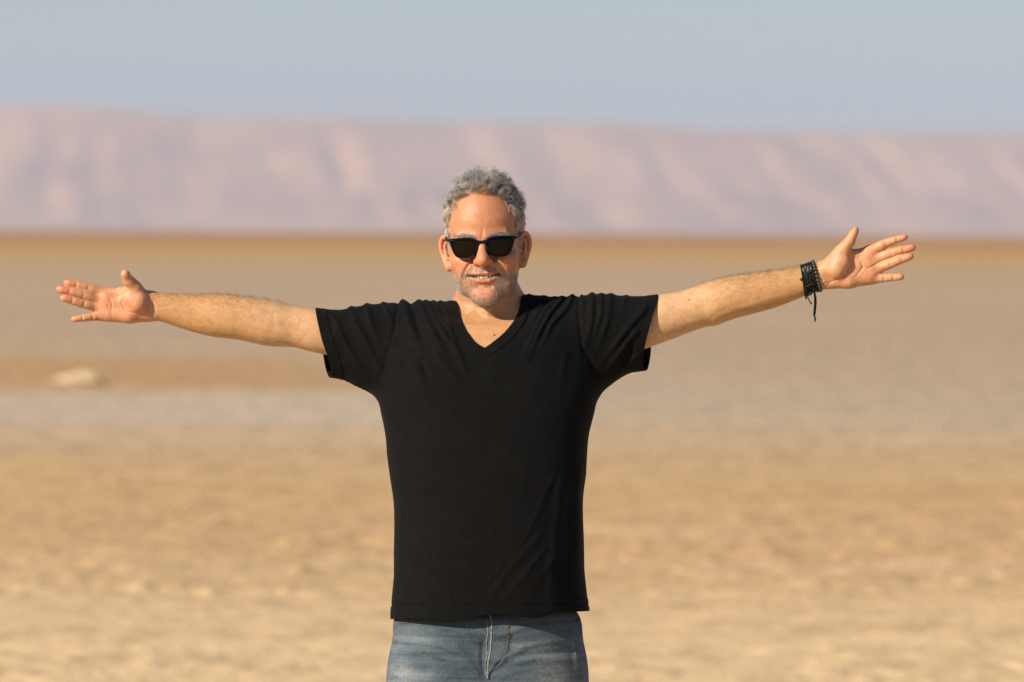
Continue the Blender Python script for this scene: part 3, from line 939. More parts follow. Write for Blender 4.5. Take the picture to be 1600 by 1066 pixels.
tone = lay(tone, (0.43, 0.208, 0.113), blob((-10, 92, 55), (45, 40, 28)) * 0.7)                 # forehead
tone = lay(tone, (0.48, 0.20, 0.115), blob((0, 108, -26), (15, 16, 14)) * 0.75)                # nose
for sg in (-1, 1):
    tone = lay(tone, (0.46, 0.19, 0.105), blob((sg * 38, 78, -26), (22, 30, 18)) * 0.7)       # cheeks
    tone = lay(tone, (0.52, 0.215, 0.125), hd * sstep(np.abs(u_), 73, 80) * (w_ < 35) * 0.75)    # ears
for c_, s_, a_ in (((28, 95, 40), (16, 30, 12), .5), ((-30, 92, 30), (14, 30, 12), .4), ((6, 95, 25), (10, 30, 10), .5), ((-45, 70, -10), (12, 25, 10), .5), ((50, 65, -20), (12, 25, 14), .4), ((-25, 92, 75), (14, 30, 9), .4)):
    tone = lay(tone, (0.44, 0.165, 0.085), blob(c_, s_) * a_)
tone = lay(tone, (0.52, 0.235, 0.155), blob((0, 86, -86), (21, 30, 11)) * 0.8)                 # bare chin
# lips
lu = np.minimum(np.abs(head_sdf(bq[:1])) * 0, 0)  # keeps the field warm for the first call
mq = np.stack([np.abs(u_), v_, w_], -1)
lip = np.minimum(chain(mq, [(0, 91.5, -49.4), (7, 91.6, -48.8), (16, 88.4, -50.0), (28, 80.2, -53.0)], [2.3, 2.4, 2.1, 1.2], 1),
                 chain(mq, [(0, 91, -66.4), (10, 90, -65.0), (19, 86.2, -60.8), (28, 80, -54.0)], [3.9, 3.8, 3.1, 1.3], 1))
tone = lay(tone, (0.47, 0.165, 0.115), (1 - sstep(lip, 0.0, 1.6)) * hd)
inside = ((u_ / 30) ** 2 + ((w_ + 56.4 - 0.0043 * u_ ** 2) / 6.2) ** 2 < 1) & (v_ < 86) & (v_ > 40) & hd
tone = lay(tone, (0.10, 0.025, 0.02), inside * 1.0)
# shaved beard shadow
beard = sstep(-w_, 30, 52) * sstep(v_, -2, 18) * hd
beard *= 1 - 0.75 * sstep(-w_ - 0.33 * (v_ - 80), 108, 120)
beard = np.where((np.abs(u_) < 30) & (w_ > -49) & (w_ < -37) & (v_ > 60), 1.0, beard)
beard *= 1 - sstep(w_ + 0.55 * (np.abs(u_) - 28), -48, -30) * (np.abs(u_) > 18)
bare_chin = np.exp(-((u_ / 24) ** 4 + ((w_ + 86) / 12) ** 4))
beard *= (1 - 0.85 * bare_chin) * (1 - (1 - sstep(lip, 0.5, 3.0)))
tone = lay(tone, (0.38, 0.24, 0.155), beard * 0.3)
# moles and sun spots
def spot(c, r, col, a=1.0):
    global tone
    tone = lay(tone, col, (1 - sstep(np.sqrt(((BV - c) ** 2).sum(1)), r * 0.5, r)) * a)
def on_front(px, py):
    m = (np.abs(bpx - px) < 3) & (np.abs(bpy_ - py) < 3)
    i = np.where(m)[0]
    return BV[i[np.argmin(BV[i, 1])]] if len(i) else P(px, py)
spot(on_front(775, 521), .0030, (0.12, 0.05, 0.03))
spot(on_front(1075, 466), .0024, (0.20, 0.09, 0.05))
spot(on_front(801, 497), .0022, (0.16, 0.07, 0.05))
for _ in range(46):
    px = rng.uniform(706, 800); py = rng.uniform(306, 356)
    spot(on_front(px, py), rng.uniform(.0010, .0020), (0.24, 0.10, 0.05), rng.uniform(.25, .75))
for _ in range(60):
    px = rng.choice([rng.uniform(280, 480), rng.uniform(1040, 1250)]); 
    m = (np.abs(bpx - px) < 2) & (BN[:, 1] < 0)
    i = np.where(m)[0]
    if len(i): spot(BV[rng.choice(i)], rng.uniform(.0012, .0024), (0.34, 0.17, 0.09), rng.uniform(.2, .5))

sk = Mat('sunlit_skin')
at = sk.n('ShaderNodeAttribute', attribute_name='tone')
spos = sk.pos()
blotch = sk.noise(75, 6, 0.72, spos)
scol = sk.mix(1.0, at.outputs['Color'], sk.ramp(blotch, [(0.28, (0.86, 0.76, 0.70)), (0.5, (1, 1, 1)), (0.72, (1.10, 1.13, 1.14))]), 'MULTIPLY')
pores = sk.noise(420, 3, 0.6, spos)
scol = sk.mix(1.0, scol, sk.ramp(pores, [(0.3, (0.86, 0.82, 0.79)), (0.7, (1.09, 1.10, 1.10))]), 'MULTIPLY')
sk.l(scol, sk.b.inputs['Base Color'])
sk.set(Roughness=0.52)
sk.b.inputs['Specular IOR Level'].default_value = 0.38
sk.b.inputs['Subsurface Weight'].default_value = 0.22
sk.b.inputs['Subsurface Radius'].default_value = (1.0, 0.32, 0.14)
sk.b.inputs['Subsurface Scale'].default_value = 0.007
sk.l(sk.bump(pores, 0.3, 0.0008, sk.bump(sk.noise(130, 3, 0.6, spos), 0.22, 0.0013)), sk.b.inputs['Normal'])

person = empty('person', (P(762, 0)[0], 0.02, 0.0), 'smiling man in black t-shirt and faded jeans with both arms spread wide', 'person')
body = adopt(mesh_object('body', BV, BF, sk.m, tone=tone), person)
print('body', len(BV))
# ------------------------------------------------------------------ t-shirt
def to_px(V):
    s = (CAM_D + V[:, 1]) / FPX
    return V[:, 0] / s + 800, HORIZON_PX - (V[:, 2] - CAM_Z) / s
NECK_X = [712.5, 714, 717, 722, 727.6, 740, 748.5, 757.5, 769, 780.6, 789, 797, 803, 809, 813, 815]
NECK_Y = [466, 476, 490, 504, 517, 533.5, 539.5, 544.5, 536.5, 527.5, 520, 511, 503, 492, 480, 466]
NC = np.array([P(764, 0)[0], 0.000]); NR = np.array([51.5 * S0, 0.082])
def neck_dist(V):
    """signed distance in pixels from the neckline: negative outside on the cloth"""
    px, py = to_px(V)
    y = V[:, 1]
    d, _ = seg2(px, py, list(zip(NECK_X, NECK_Y)))
    inside = (px > NECK_X[0]) & (px < NECK_X[-1]) & (py < np.interp(px, NECK_X, NECK_Y))
    front = np.where(inside, d, -d)
    back = (1 - np.hypot((V[:, 0] - NC[0]) / NR[0], (y - NC[1]) / NR[1])) * NR[0] / S0
    back = np.where(V[:, 2] > P(0, 520)[2], back, -50)
    b = sstep(y, NC[1] - 0.012, NC[1] + 0.012)
    return front * (1 - b) + back * b

SV, SF = surface_nets(shirt_sdf, P(462, 1012) - [0, .17, 0], P(1058, 440) + [0, .17, 0], 0.0026, 4, 0.007)
px, py = to_px(SV)
hem_py = smooth_interp(px, [560, 611, 636, 681, 724, 746, 771, 805, 850, 861, 885, 913, 921, 980], [967, 967, 967, 968.5, 967.5, 963, 960, 961.7, 963, 958.5, 956, 955, 954.5, 954])
g_hem = py - hem_py
yy = SV[:, 1] - YC
cl = smooth_interp(py, [470, 482, 507, 542, 556, 579, 590, 600], [493, 493.3, 497.5, 506.8, 512, 517.5, 519.5, 521]) - np.clip(yy + 0.03, 0, 0.1) * 110 * sstep(py, 500, 590)
cr = smooth_interp(py, [450, 461, 502, 546, 579, 590], [1028.5, 1027.6, 1017, 1006.5, 1005, 1005]) + np.clip(yy + 0.03, 0, 0.1) * 130 * sstep(py, 480, 560)
g = np.maximum.reduce([g_hem, cl - px, px - cr, neck_dist(SV)])
TV, TF = clip_mesh(SV, SF, g)
SN = None

cot = Mat('black_cotton')
cpos = cot.pos()
cn = cot.noise(900, 2, 0.6, cpos)
lint = cot.noise(60, 4, 0.6, cpos)
cot.l(cot.ramp(lint, [(0.3, (0.0025, 0.0026, 0.0029)), (0.7, (0.0044, 0.0045, 0.0048))]), cot.b.inputs['Base Color'])
cot.set(Roughness=0.85)
cot.b.inputs['Specular IOR Level'].default_value = 0.08
cot.b.inputs['Sheen Weight'].default_value = 0.012
cot.b.inputs['Sheen Roughness'].default_value = 0.5
cot.l(cot.bump(cn, 0.5, 0.0006, cot.bump(cot.noise(160, 3, 0.6, cpos), 0.4, 0.0015)), cot.b.inputs['Normal'])

shirt = adopt(mesh_object('t_shirt', TV, TF, cot.m), person)
md = shirt.modifiers.new('thickness', 'SOLIDIFY'); md.thickness = 0.0016; md.offset = -1
body_bvh = None

def strip(name, g2, lift, thick, parent):
    """a doubled edge of the shirt: part of the same cloth, lying a little proud"""
    v, f = clip_mesh(SV, SF, g2)
    n = grad(shirt_sdf, v)
    o = adopt(mesh_object(name, v + n * lift, f, cot.m), parent)
    m = o.modifiers.new('thickness', 'SOLIDIFY'); m.thickness = thick; m.offset = -1
    return o
nd = neck_dist(SV)
others = np.maximum.reduce([g_hem, cl - px, px - cr])
strip('neckband', np.maximum.reduce([nd - 0.6, -14.0 - nd, others, 470 - py - 30]), 0.0013, 0.0024, shirt)
strip('hem', np.maximum.reduce([g_hem - 0.4, -19.0 - g_hem, np.maximum(px - 1000, 500 - px)]), 0.0008, 0.0020, shirt)
strip('cuff', np.maximum.reduce([cl - px - 0.4, px - cl - 17.0, py - 640]), 0.0008, 0.0020, shirt)
strip('cuff', np.maximum.reduce([px - cr - 0.4, cr - 17.5 - px, py - 640]), 0.0008, 0.0020, shirt)

def front_ray(bvh, px, py):
    o = Vector((0, -CAM_D, CAM_Z))
    d = Vector(tuple(P(px, py, 0.0))) - o
    hit = bvh.ray_cast(o, d.normalized(), 40.0)
    return hit[0]
def traced(bvh, pts, lift=0.0, step=1.2):
    """points on a surface behind a line seen in the photograph"""
    out = []
    for (ax, ay), (bx, by) in zip(pts, pts[1:]):
        k = max(1, int(math.hypot(bx - ax, by - ay) / step))
        for i in range(k):
            h = front_ray(bvh, ax + (bx - ax) * i / k, ay + (by - ay) * i / k)
            if h: out.append(h + Vector((0, -lift, 0)))
    h = front_ray(bvh, *pts[-1])
    if h: out.append(h + Vector((0, -lift, 0)))
    return out
shirt_bvh = BVHTree.FromPolygons([tuple(v) for v in TV], TF)
seam_m = Mat('black_seam')
seam_m.set(Roughness=0.8, Base_Color=(0.0055, 0.0055, 0.0055, 1))
seam_m.b.inputs['Specular IOR Level'].default_value = 0.05
def seam(pts, r):
    t = traced(shirt_bvh, pts)
    if len(t) < 3: return
    bm = bmesh.new(); tube(bm, t, r, 6)
    adopt(bm_object('seam', bm, seam_m.m), shirt)
seam(q4((690, 245), (665, 400), (640, 540), (585, 700), (520, 880)), 0.0007)
seam(q5((655, 225), (690, 330), (712, 500), (735, 640), (770, 790)), 0.0007)
seam([(757.6, 546), (757.8, 560)], 0.0008)
seam([(560 + u / 2.7325, 600 + v / 2.7325) for u, v in ((146, 935), (300, 946), (480, 950), (640, 937), (800, 934), (826, 932))], 0.0006)

# ------------------------------------------------------------------ jeans
J_PY = [930, 957, 970, 995, 1022, 1066, 1110]
J_L = [615, 613.5, 613.5, 613.5, 609, 605, 601]
J_R = [909, 909.5, 909.6, 911, 915, 918, 921]
def q7(*pts): return [(580 + u / 4.444, 860 + v / 4.444) for u, v in pts]
JFOLDS = [(q7((160, 620), (420, 650), (640, 720), (760, 745)), 4.0, 2.4), (q7((150, 700), (400, 700), (600, 780), (740, 850)), 4.5, 2.0), (q7((140, 780), (380, 790), (600, 880)), 4.5, 1.6),
          (q7((640, 560), (700, 620), (780, 640)), 4.0, 2.0), (q7((960, 690), (1150, 650), (1400, 620)), 4.5, 2.6), (q7((970, 730), (1200, 720), (1450, 690)), 3.0, -2.0),
          (q7((960, 800), (1150, 740), (1400, 760)), 5, 2.0), (q7((860, 590), (960, 570), (1120, 520)), 4.0, 2.2), (q7((870, 780), (940, 740), (1050, 700)), 3.5, 2.0),
          (q7((560, 640), (660, 750), (760, 900)), 6, 2.2), (q7((900, 860), (1100, 820), (1300, 850)), 5, 1.6), (q7((180, 560), (360, 580), (560, 600)), 3.5, 1.6),
          (q7((1380, 540), (1430, 700), (1450, 900)), 6, 2.6), (q7((780, 600), (770, 760), (790, 900)), 4.0, -2.2), (q7((230, 640), (420, 760), (620, 800)), 3.0, -1.5)]
def jeans_sdf(p):
    x, y, z = p[:, 0], p[:, 1], p[:, 2]
    px, py = to_px(p)
    L = smooth_interp(py, J_PY, J_L); R = smooth_interp(py, J_PY, J_R)
    xc = ((L + R) / 2 - 800) * S0; a = (R - L) / 2 * S0
    yc = 0.012; f = np.where(y < yc, 0.122 + 0.0 * y, 0.125)
    ne = 2.5
    rho = ((np.abs(x - xc) / a) ** ne + (np.abs(y - yc) / f) ** ne) ** (1 / ne) + 1e-6
    d = np.hypot(x - xc, y - yc) * (1 - 1 / rho) * 0.93
    d = smax(d, np.maximum(z - P(0, 944)[2], P(0, 1105)[2] - z), 0.05)
    for sg in (-1, 1):
        h = np.array([P(762, 0)[0] + sg * 0.097, 0.01, 0.80])
        kn = np.array([P(762, 0)[0] + sg * 0.125, 0.005, 0.47])
        an = np.array([P(762, 0)[0] + sg * 0.15, 0.03, 0.07])
        leg = chain(p, [h, kn, an], [0.088, 0.076, 0.061], 0.02)
        leg = smax(leg, 0.025 - z, 0.01)
        d = smin(d, leg, 0.024)
    hh = np.zeros(len(p))
    for pts, w, am in JFOLDS:
        dd, t = seg2(px, py, pts)
        hh += 1.5 * am * 1e-3 * np.exp(-(dd / w) ** 2) * np.sin(np.clip(t, 0.02, 0.98) * math.pi) ** 0.6
    hh += 0.0025 * np.sin(z * 42 + 3 * np.sin(x * 20)) * sstep(0.6 - z, 0, 0.2)
    return d - hh * sstep(-y, -0.06, 0.02)
JV, JF = surface_nets(jeans_sdf, np.array([P(580, 0)[0] - .06, -.19, 0.0]), np.array([P(950, 0)[0] + .06, .19, P(0, 930)[2]]), 0.0034, 4, 0.006)
den = Mat('faded_denim')
dpos = den.pos()
dsep = den.n('ShaderNodeSeparateXYZ'); den.l(dpos, dsep.inputs[0])
wash = den.noise(14, 5, 0.65, den.scaled(dpos, (1.0, 1.0, 1.6)))
slub = den.noise(1.0, 3, 0.6, den.scaled(dpos, (900, 300, 120)))
slub2 = den.noise(1.0, 3, 0.6, den.scaled(dpos, (160, 100, 900)))
# wear: both thighs rubbed paler, the crotch and sides kept dark
def thigh(cx, cz, sx, sz):
    a = den.math('POWER', den.math('DIVIDE', den.math('SUBTRACT', dsep.outputs[0], cx), sx), 2.0)
    b = den.math('POWER', den.math('DIVIDE', den.math('SUBTRACT', dsep.outputs[2], cz), sz), 2.0)
    return den.math('EXPONENT', den.math('MULTIPLY', den.math('ADD', a, b), -1.0))
c1, c2 = P(640, 1045), P(880, 1060)
worn = den.math('MAXIMUM', thigh(float(c1[0]), float(c1[2]) - 0.06, 0.065, 0.13), thigh(float(c2[0]), float(c2[2]) - 0.06, 0.065, 0.13))
whisk = den.noise(1.0, 4, 0.6, den.scaled(dpos, (5.0, 5.0, 62.0)), 0.6)
worn = den.math('ADD', den.math('MULTIPLY', worn, 0.60), den.math('MULTIPLY_ADD', wash, 0.9, -0.36))
worn = den.math('ADD', worn, den.math('MULTIPLY_ADD', whisk, 0.9, -0.45))
dcol = den.ramp(worn, [(0.0, (0.033, 0.051, 0.070)), (0.35, (0.078, 0.105, 0.130)), (0.65, (0.165, 0.188, 0.203)), (1.0, (0.31, 0.31, 0.305))])
dcol = den.mix(1.0, dcol, den.ramp(slub, [(0.3, (0.72, 0.74, 0.76)), (0.7, (1.25, 1.23, 1.2))]), 'MULTIPLY')
dcol = den.mix(1.0, dcol, den.ramp(slub2, [(0.35, (0.88, 0.89, 0.9)), (0.7, (1.12, 1.11, 1.1))]), 'MULTIPLY')
den.l(dcol, den.b.inputs['Base Color'])
den.set(Roughness=0.9)
den.b.inputs['Specular IOR Level'].default_value = 0.2
den.l(den.bump(slub, 0.5, 0.001, den.bump(den.noise(90, 4, 0.65, den.scaled(dpos, (1, 1, 2.2))), 0.5, 0.003)), den.b.inputs['Normal'])
jeans = adopt(mesh_object('jeans', JV, JF, den.m), person)
jeans_bvh = BVHTree.FromPolygons([tuple(v) for v in JV], [tuple(f) for f in JF])

def panel(name, left, right, lift, mat, parent, nu=8, step=2.0):
    """a strip of cloth between two traced lines, lying on the jeans"""
    L = traced(jeans_bvh, left, 0, step); 
    n = int(len(L)); bm = bmesh.new(); grid = []
    def along(pts, t):
        k = len(pts) - 1; i = min(int(t * k), k - 1); f = t * k - i
        return (pts[i][0] + (pts[i+1][0] - pts[i][0]) * f, pts[i][1] + (pts[i+1][1] - pts[i][1]) * f)
    for i in range(n):
        t = i / max(1, n - 1)
        a, b = along(left, t), along(right, t)
        row = []
        for j in range(nu + 1):
            s = j / nu
            h = front_ray(jeans_bvh, a[0] + (b[0] - a[0]) * s, a[1] + (b[1] - a[1]) * s)
            e = 1 - abs(2 * s - 1) ** 6
            row.append(bm.verts.new(h + Vector((0, -lift * (0.25 + 0.75 * e), 0))))
        grid.append(row)
    for A, B in zip(grid, grid[1:]):
        for j in range(nu):
            bm.faces.new((A[j], A[j + 1], B[j + 1], B[j]))
    o = adopt(bm_object(name, bm, mat, parent), parent)
    return o
fly = panel('fly', q7((800, 440), (812, 560), (806, 700), (800, 880)), q7((948, 440), (952, 560), (948, 700), (830, 840)), 0.0026, den.m, jeans, 10)
edge_m = Mat('worn_denim_edge')
edge_m.set(Roughness=0.9)
en = edge_m.noise(300, 3, 0.6, edge_m.pos())
edge_m.l(edge_m.ramp(en, [(0.35, (0.07, 0.08, 0.085)), (0.65, (0.23, 0.235, 0.225))]), edge_m.b.inputs['Base Color'])
bm = bmesh.new()
tube(bm, traced(jeans_bvh, q7((822, 430), (838, 500), (834, 600), (828, 700), (812, 780), (808, 890)), 0.002), 0.0019, 8, 0.8)
adopt(bm_object('fly_edge', bm, edge_m.m), jeans)
bm = bmesh.new()
tube(bm, traced(jeans_bvh, q7((798, 480), (812, 560), (800, 640), (806, 720), (792, 790), (800, 880)), 0.0008), 0.0011, 6)
adopt(bm_object('fly_edge', bm, edge_m.m), jeans)
thr = Mat('tan_thread')
thr.set(Roughness=0.8, Base_Color=(0.14, 0.118, 0.098, 1))
def stitches(pts, name='stitching', dash=2.1, gap=1.1, r=0.00045, lift=0.0012):
    P3 = traced(jeans_bvh, pts, lift, 0.5)
    bm = bmesh.new(); i = 0
    k1 = max(2, int(dash / 0.5)); k2 = max(1, int(gap / 0.5))
    while i + k1 < len(P3):
        tube(bm, P3[i:i + k1 + 1], r, 5); i += k1 + k2
    if len(bm.verts): adopt(bm_object(name, bm, thr.m), jeans)
    else: bm.free()
J = q7((950, 470), (952, 600), (946, 690), (915, 765), (870, 815), (820, 838))
stitches(J, lift=0.0026)
stitches([(x - 1.6, y - 1.2) for x, y in J], lift=0.0026)
stitches(q7((858, 480), (852, 560), (846, 680), (828, 780)), lift=0.0026)
zig = []
for i in range(13):
    zig.append((925 if i % 2 else 962, 520 + i * 14))
stitches(q7(*zig), dash=2.5, gap=1.5, r=0.00034, lift=0.0026)
tk = q7((925, 520), (955, 525), (930, 535), (958, 540), (935, 550))
stitches(tk, dash=6, gap=0.5, lift=0.0028, r=0.0005)
# front pockets: a rolled edge with two rows of thread
def pocket(line, name):
    bm = bmesh.new()
    tube(bm, traced(jeans_bvh, line, 0.001), 0.0018, 7, 0.8)
    o = adopt(bm_object(name, bm, den.m), jeans)
    stitches([(x, y + 2.0) for x, y in line]); stitches([(x, y + 4.2) for x, y in line])
pocket(q7((1232, 430), (1262, 470), (1310, 500), (1370, 508), (1420, 500), (1462, 478)), 'pocket_edge')
pocket(q7((160, 486), (200, 503), (260, 500), (310, 482)), 'pocket_edge')

# shoes stand on the sand below the picture
lea = Mat('brown_suede')
lea.set(Roughness=0.8, Base_Color=(0.12, 0.07, 0.04, 1))
rub = Mat('pale_rubber'); rub.set(Roughness=0.7, Base_Color=(0.5, 0.47, 0.42, 1))
for sg in (-1, 1):
    cx = P(762, 0)[0] + sg * 0.155
    def shoe_sdf(p, cx=cx, sg=sg):
        m = p - np.array([cx, 0.0, 0.0]); m = m.copy(); m[:, 0] -= sg * (-m[:, 1]) * 0.18
        d = chain(m, [(0, 0.09, 0.055), (0, 0.02, 0.060), (0, -0.08, 0.045), (0, -0.15, 0.038)], [0.040, 0.045, 0.046, 0.036], 0.03)
        d = smin(d, rcone(m, (0, 0.05, 0.06), (0, 0.05, 0.115), 0.045, 0.046), 0.02)
        return smax(d, 0.018 - m[:, 2], 0.004)
    v, f = surface_nets(shoe_sdf, (cx - .13, -.24, 0), (cx + .13, .18, .18), 0.005, 3, 0.006)
    shoe = adopt(mesh_object('shoe', v, f, lea.m), person)
    def sole_sdf(p, cx=cx, sg=sg):
        m = p - np.array([cx, 0.0, 0.0]); m = m.copy(); m[:, 0] -= sg * (-m[:, 1]) * 0.18
        q = m.copy(); q[:, 2] = 0.01
        d = chain(q, [(0, 0.085, 0.01), (0, 0.0, 0.01), (0, -0.085, 0.01), (0, -0.145, 0.01)], [0.044, 0.040, 0.050, 0.040], 0.03)
        return smax(d, np.abs(m[:, 2] - 0.009) - 0.0105, 0.004)
    v, f = surface_nets(sole_sdf, (cx - .13, -.24, -0.02), (cx + .13, .18, .06), 0.005, 3, 0.006)
    adopt(mesh_object('sole', v, f, rub.m), shoe)
# ------------------------------------------------------------------ hair
def hair_mat(name, stops, rough=0.55):
    h = Mat(name)
    a = h.n('ShaderNodeAttribute', attribute_name='shade')
    h.l(h.ramp(a.outputs['Fac'], stops), h.b.inputs['Base Color'])
    h.set(Roughness=rough)
    h.b.inputs['Specular IOR Level'].default_value = 0.4
    return h.m
grey_hair = hair_mat('grey_hair', [(0.0, (0.022, 0.022, 0.022)), (0.35, (0.105, 0.105, 0.105)), (0.7, (0.36, 0.36, 0.35)), (1.0, (0.56, 0.55, 0.53))])
dark_hair = hair_mat('dark_arm_hair', [(0.0, (0.035, 0.02, 0.012)), (1.0, (0.16, 0.09, 0.05))])

def unit(a): return a / (np.linalg.norm(a, axis=-1, keepdims=True) + 1e-9)
BNh = BN @ HEAD_R
line = np.interp(w_, [-30, -12, 0, 15, 30, 60, 80, 92, 101, 108, 114], [14, 22, 34, 44, 54, 61, 63, 66, 74, 88, 130])
wob_h = 0.8 * np.sin(w_ * 0.21 + u_ * 0.13) + 1.2 * np.sin(u_ * 0.37)
scalp = hd & (v_ + wob_h < line) & (w_ > -14 + 0.0 * u_)
near_ear = (np.abs(u_) > 71.5) & (w_ < 30) & (np.abs(v_) < 26)
scalp &= ~near_ear
scalp &= ~((v_ > -20) & (w_ < -14))
scalp |= hd & (v_ < -28) & (w_ > -60)
idx = np.where(scalp)[0]
N_HAIR, N_CLUMP = 22000, 720
gi = rng.choice(idx, N_CLUMP, replace=False)
ri = rng.choice(idx, N_HAIR)
root = bq[ri] + rng.normal(0, .4, (N_HAIR, 3)); nrm = BNh[ri]
gp = bq[gi]
own = np.empty(N_HAIR, int)
for i in range(0, N_HAIR, 1500):
    own[i:i+1500] = np.argmin(((root[i:i+1500, None, :] - gp[None]) ** 2).sum(-1), 1)
u0, v0, w0 = root.T
topw = sstep(w0, 62, 100)
crown_side = sstep(np.abs(u0), 28, 58) * np.where(u0 > 0, sstep(w0, 92, 108), 1.0)
front = sstep(v0, 40, 74) * topw
length = 10.0 + 14 * topw - 2.0 * front
length = np.where(w0 < 12, 6.0, length) * rng.uniform(0.7, 1.15, N_HAIR) * rng.uniform(0.75, 1.2, N_CLUMP)[own] * (1 - 0.42 * crown_side * topw)
# combed down and back at the sides, tousled every way on top, lifted off the forehead
sidec = np.stack([0.15 * np.sign(u0), np.full(N_HAIR, -0.7), np.full(N_HAIR, -0.75)], -1)
topc = np.stack([0.30 + 0 * u0, -0.55 - 0.3 * front, 0.5 * front], -1)
comb = sidec * (1 - topw)[:, None] + topc * topw[:, None] + (0.35 + 0.55 * topw)[:, None] * rng.normal(0, 1, (N_CLUMP, 3))[own]
comb -= nrm * (comb * nrm).sum(1, keepdims=True)
comb = unit(comb)
rise = (0.34 + 0.40 * topw) * rng.uniform(0.7, 1.25, N_CLUMP)[own]
dirn = unit(nrm * rise[:, None] + comb * (1.05 - rise)[:, None] + 0.13 * rng.normal(0, 1, (N_HAIR, 3)))
e1 = unit(np.cross(dirn, comb + 0.01)); e2 = np.cross(dirn, e1)
K = 14
s = np.linspace(0, 1, K)[None, :, None]
om = (rng.uniform(3.2, 6.4, N_CLUMP)[own] * (0.45 + 0.55 * topw) * rng.choice([-1, 1], N_CLUMP)[own])[:, None, None]
ph = (rng.uniform(0, 6.28, N_CLUMP)[own] + rng.normal(0, .25, N_HAIR))[:, None, None]
cr_ = ((1.0 + 2.7 * topw * (1 - 0.5 * crown_side)) * rng.uniform(.6, 1.35, N_CLUMP)[own])[:, None, None]
droop = comb[:, None, :] * (0.30 * length)[:, None, None] * s ** 2 - nrm[:, None, :] * (0.26 * length)[:, None, None] * s ** 3
gather = (gp[own] - root)[:, None, :] * 0.62 * sstep(s, 0.0, 0.6) * (1 - 0.35 * sstep(s, 0.6, 1.0))
amp_s = sstep(s, 0, 0.35)
path = (root[:, None, :] + dirn[:, None, :] * length[:, None, None] * s + droop + gather
        + cr_ * amp_s * ((np.cos(om * s + ph) - np.cos(ph)) * e1[:, None, :] + (np.sin(om * s + ph) - np.sin(ph)) * e2[:, None, :]))
stray = rng.random(N_HAIR) < 0.04
path[stray] += (nrm[stray][:, None, :] * s * rng.uniform(2, 7, (stray.sum(), 1, 1)))
cl_sh = np.clip(rng.normal(0.53, 0.24, N_CLUMP), 0.05, 1)[own]
shade = np.clip(cl_sh + rng.normal(0, 0.2, N_HAIR) + 0.17 * (1 - topw) - 0.14 * topw * sstep(u0, 10, 50), 0, 1)
hair = adopt(hair_object('hair', from_head(path), 0.00013, grey_hair, person, shade), person)

# eyebrows
def strands(name, ii, count, length, lie, lift, radius, mat, shade, k=4, curl=0.25):
    i = rng.choice(ii, count)
    r0 = BV[i] + rng.normal(0, .0006, (count, 3)); n0 = BN[i]
    t = lie(i)
    t = t - n0 * (t * n0).sum(1, keepdims=True)
    d = unit(unit(t) + n0 * lift + curl * rng.normal(0, 1, (count, 3)))
    L = length * rng.uniform(.5, 1.2, (count, 1, 1))
    ss = np.linspace(0, 1, k)[None, :, None]
    pth = r0[:, None, :] + L * (ss * d[:, None, :] + ss ** 2 * 0.35 * unit(t)[:, None, :])
    return adopt(hair_object(name, pth, radius, mat, person, shade(count)), person)
for sg in (-1, 1):
    au = u_ * sg
    bl = np.interp(au, [8, 20, 38, 54], [19.5, 22.8, 25.0, 21.0])
    wd = np.interp(au, [8, 16, 40, 56], [2.0, 3.4, 2.8, 1.2])
    ii = np.where(hd & (au > 9) & (au < 55) & (np.abs(w_ - bl) < wd) & (v_ > 40))[0]
    strands('eyebrow', ii, 300, 0.0062, lambda i, sg=sg: np.tile(np.array([sg * 1.0, 0, 0.15]), (len(i), 1)), 0.3, 0.00014, grey_hair,
            lambda c: np.clip(rng.normal(0.55, 0.3, c), 0, 1))
# stubble
ii = np.where((beard > 0.12) & (rng.random(len(beard)) < beard))[0]
strands('stubble', ii, 15000, 0.0027, lambda i: np.tile(np.array([0, -.2, -1.0]), (len(i), 1)), 0.75, 0.000115, grey_hair,
        lambda c: np.clip(rng.normal(0.58, 0.30, c), 0, 1), 3, 0.5)
# fuzz on the forearms
for lo, hi, sg in ((262, 478, -1), (1085, 1250, 1)):
    dens = np.where(sg < 0, 1 - sstep(bpx, 380, 478), sstep(bpx, 1085, 1160)) * 0.8 + 0.2
    up = sstep(BN[:, 2], -0.2, 0.85) * 0.9 + 0.008
    m = (bpx > lo) & (bpx < hi) & (bpy_ > 380) & (rng.random(len(BV)) < dens * up)
    strands('arm_hair', np.where(m)[0], 1600, 0.0095, lambda i, sg=sg: np.tile(np.array([sg * 1.0, 0.1, 0.1]), (len(i), 1)), 0.75, 0.00007, dark_hair,
            lambda c: rng.random(c), 5, 0.45)

# ------------------------------------------------------------------ teeth, thumbnail
tm = Mat('tooth_enamel'); tm.set(Roughness=0.25, Base_Color=(0.60, 0.50, 0.36, 1))
tm.b.inputs['Subsurface Weight'].default_value = 0.15
tm.b.inputs['Subsurface Scale'].default_value = 0.002
bm = bmesh.new()
edges_u = [-25.5, -19.5, -13.0, -7.8, 0.0, 8.2, 14.2, 20.2, 26]
for a, b in zip(edges_u, edges_u[1:]):
    c = (a + b) / 2; hw = (b - a) / 2 - 0.02
    vz = 84.5 - 0.026 * c * c
    ang_t = math.atan(0.052 * c)
    lo_w = -61.2 + 0.0048 * c * c + (0.0 if abs(c) < 8 else 0.6)
    r = bmesh.ops.create_icosphere(bm, subdivisions=3, radius=1.0)
    for v in r['verts']:
        n = v.co.copy()
        q = Vector([math.copysign(abs(t) ** 0.42, t) for t in n])
        x, y, z = q.x * hw, q.y * 2.4, q.z * 6.2
        X = c + x * math.cos(ang_t) + y * math.sin(ang_t); Yv = vz - x * math.sin(ang_t) + y * math.cos(ang_t)
        v.co = Vector(tuple(from_head((X, Yv, lo_w + 6.0 + z))))
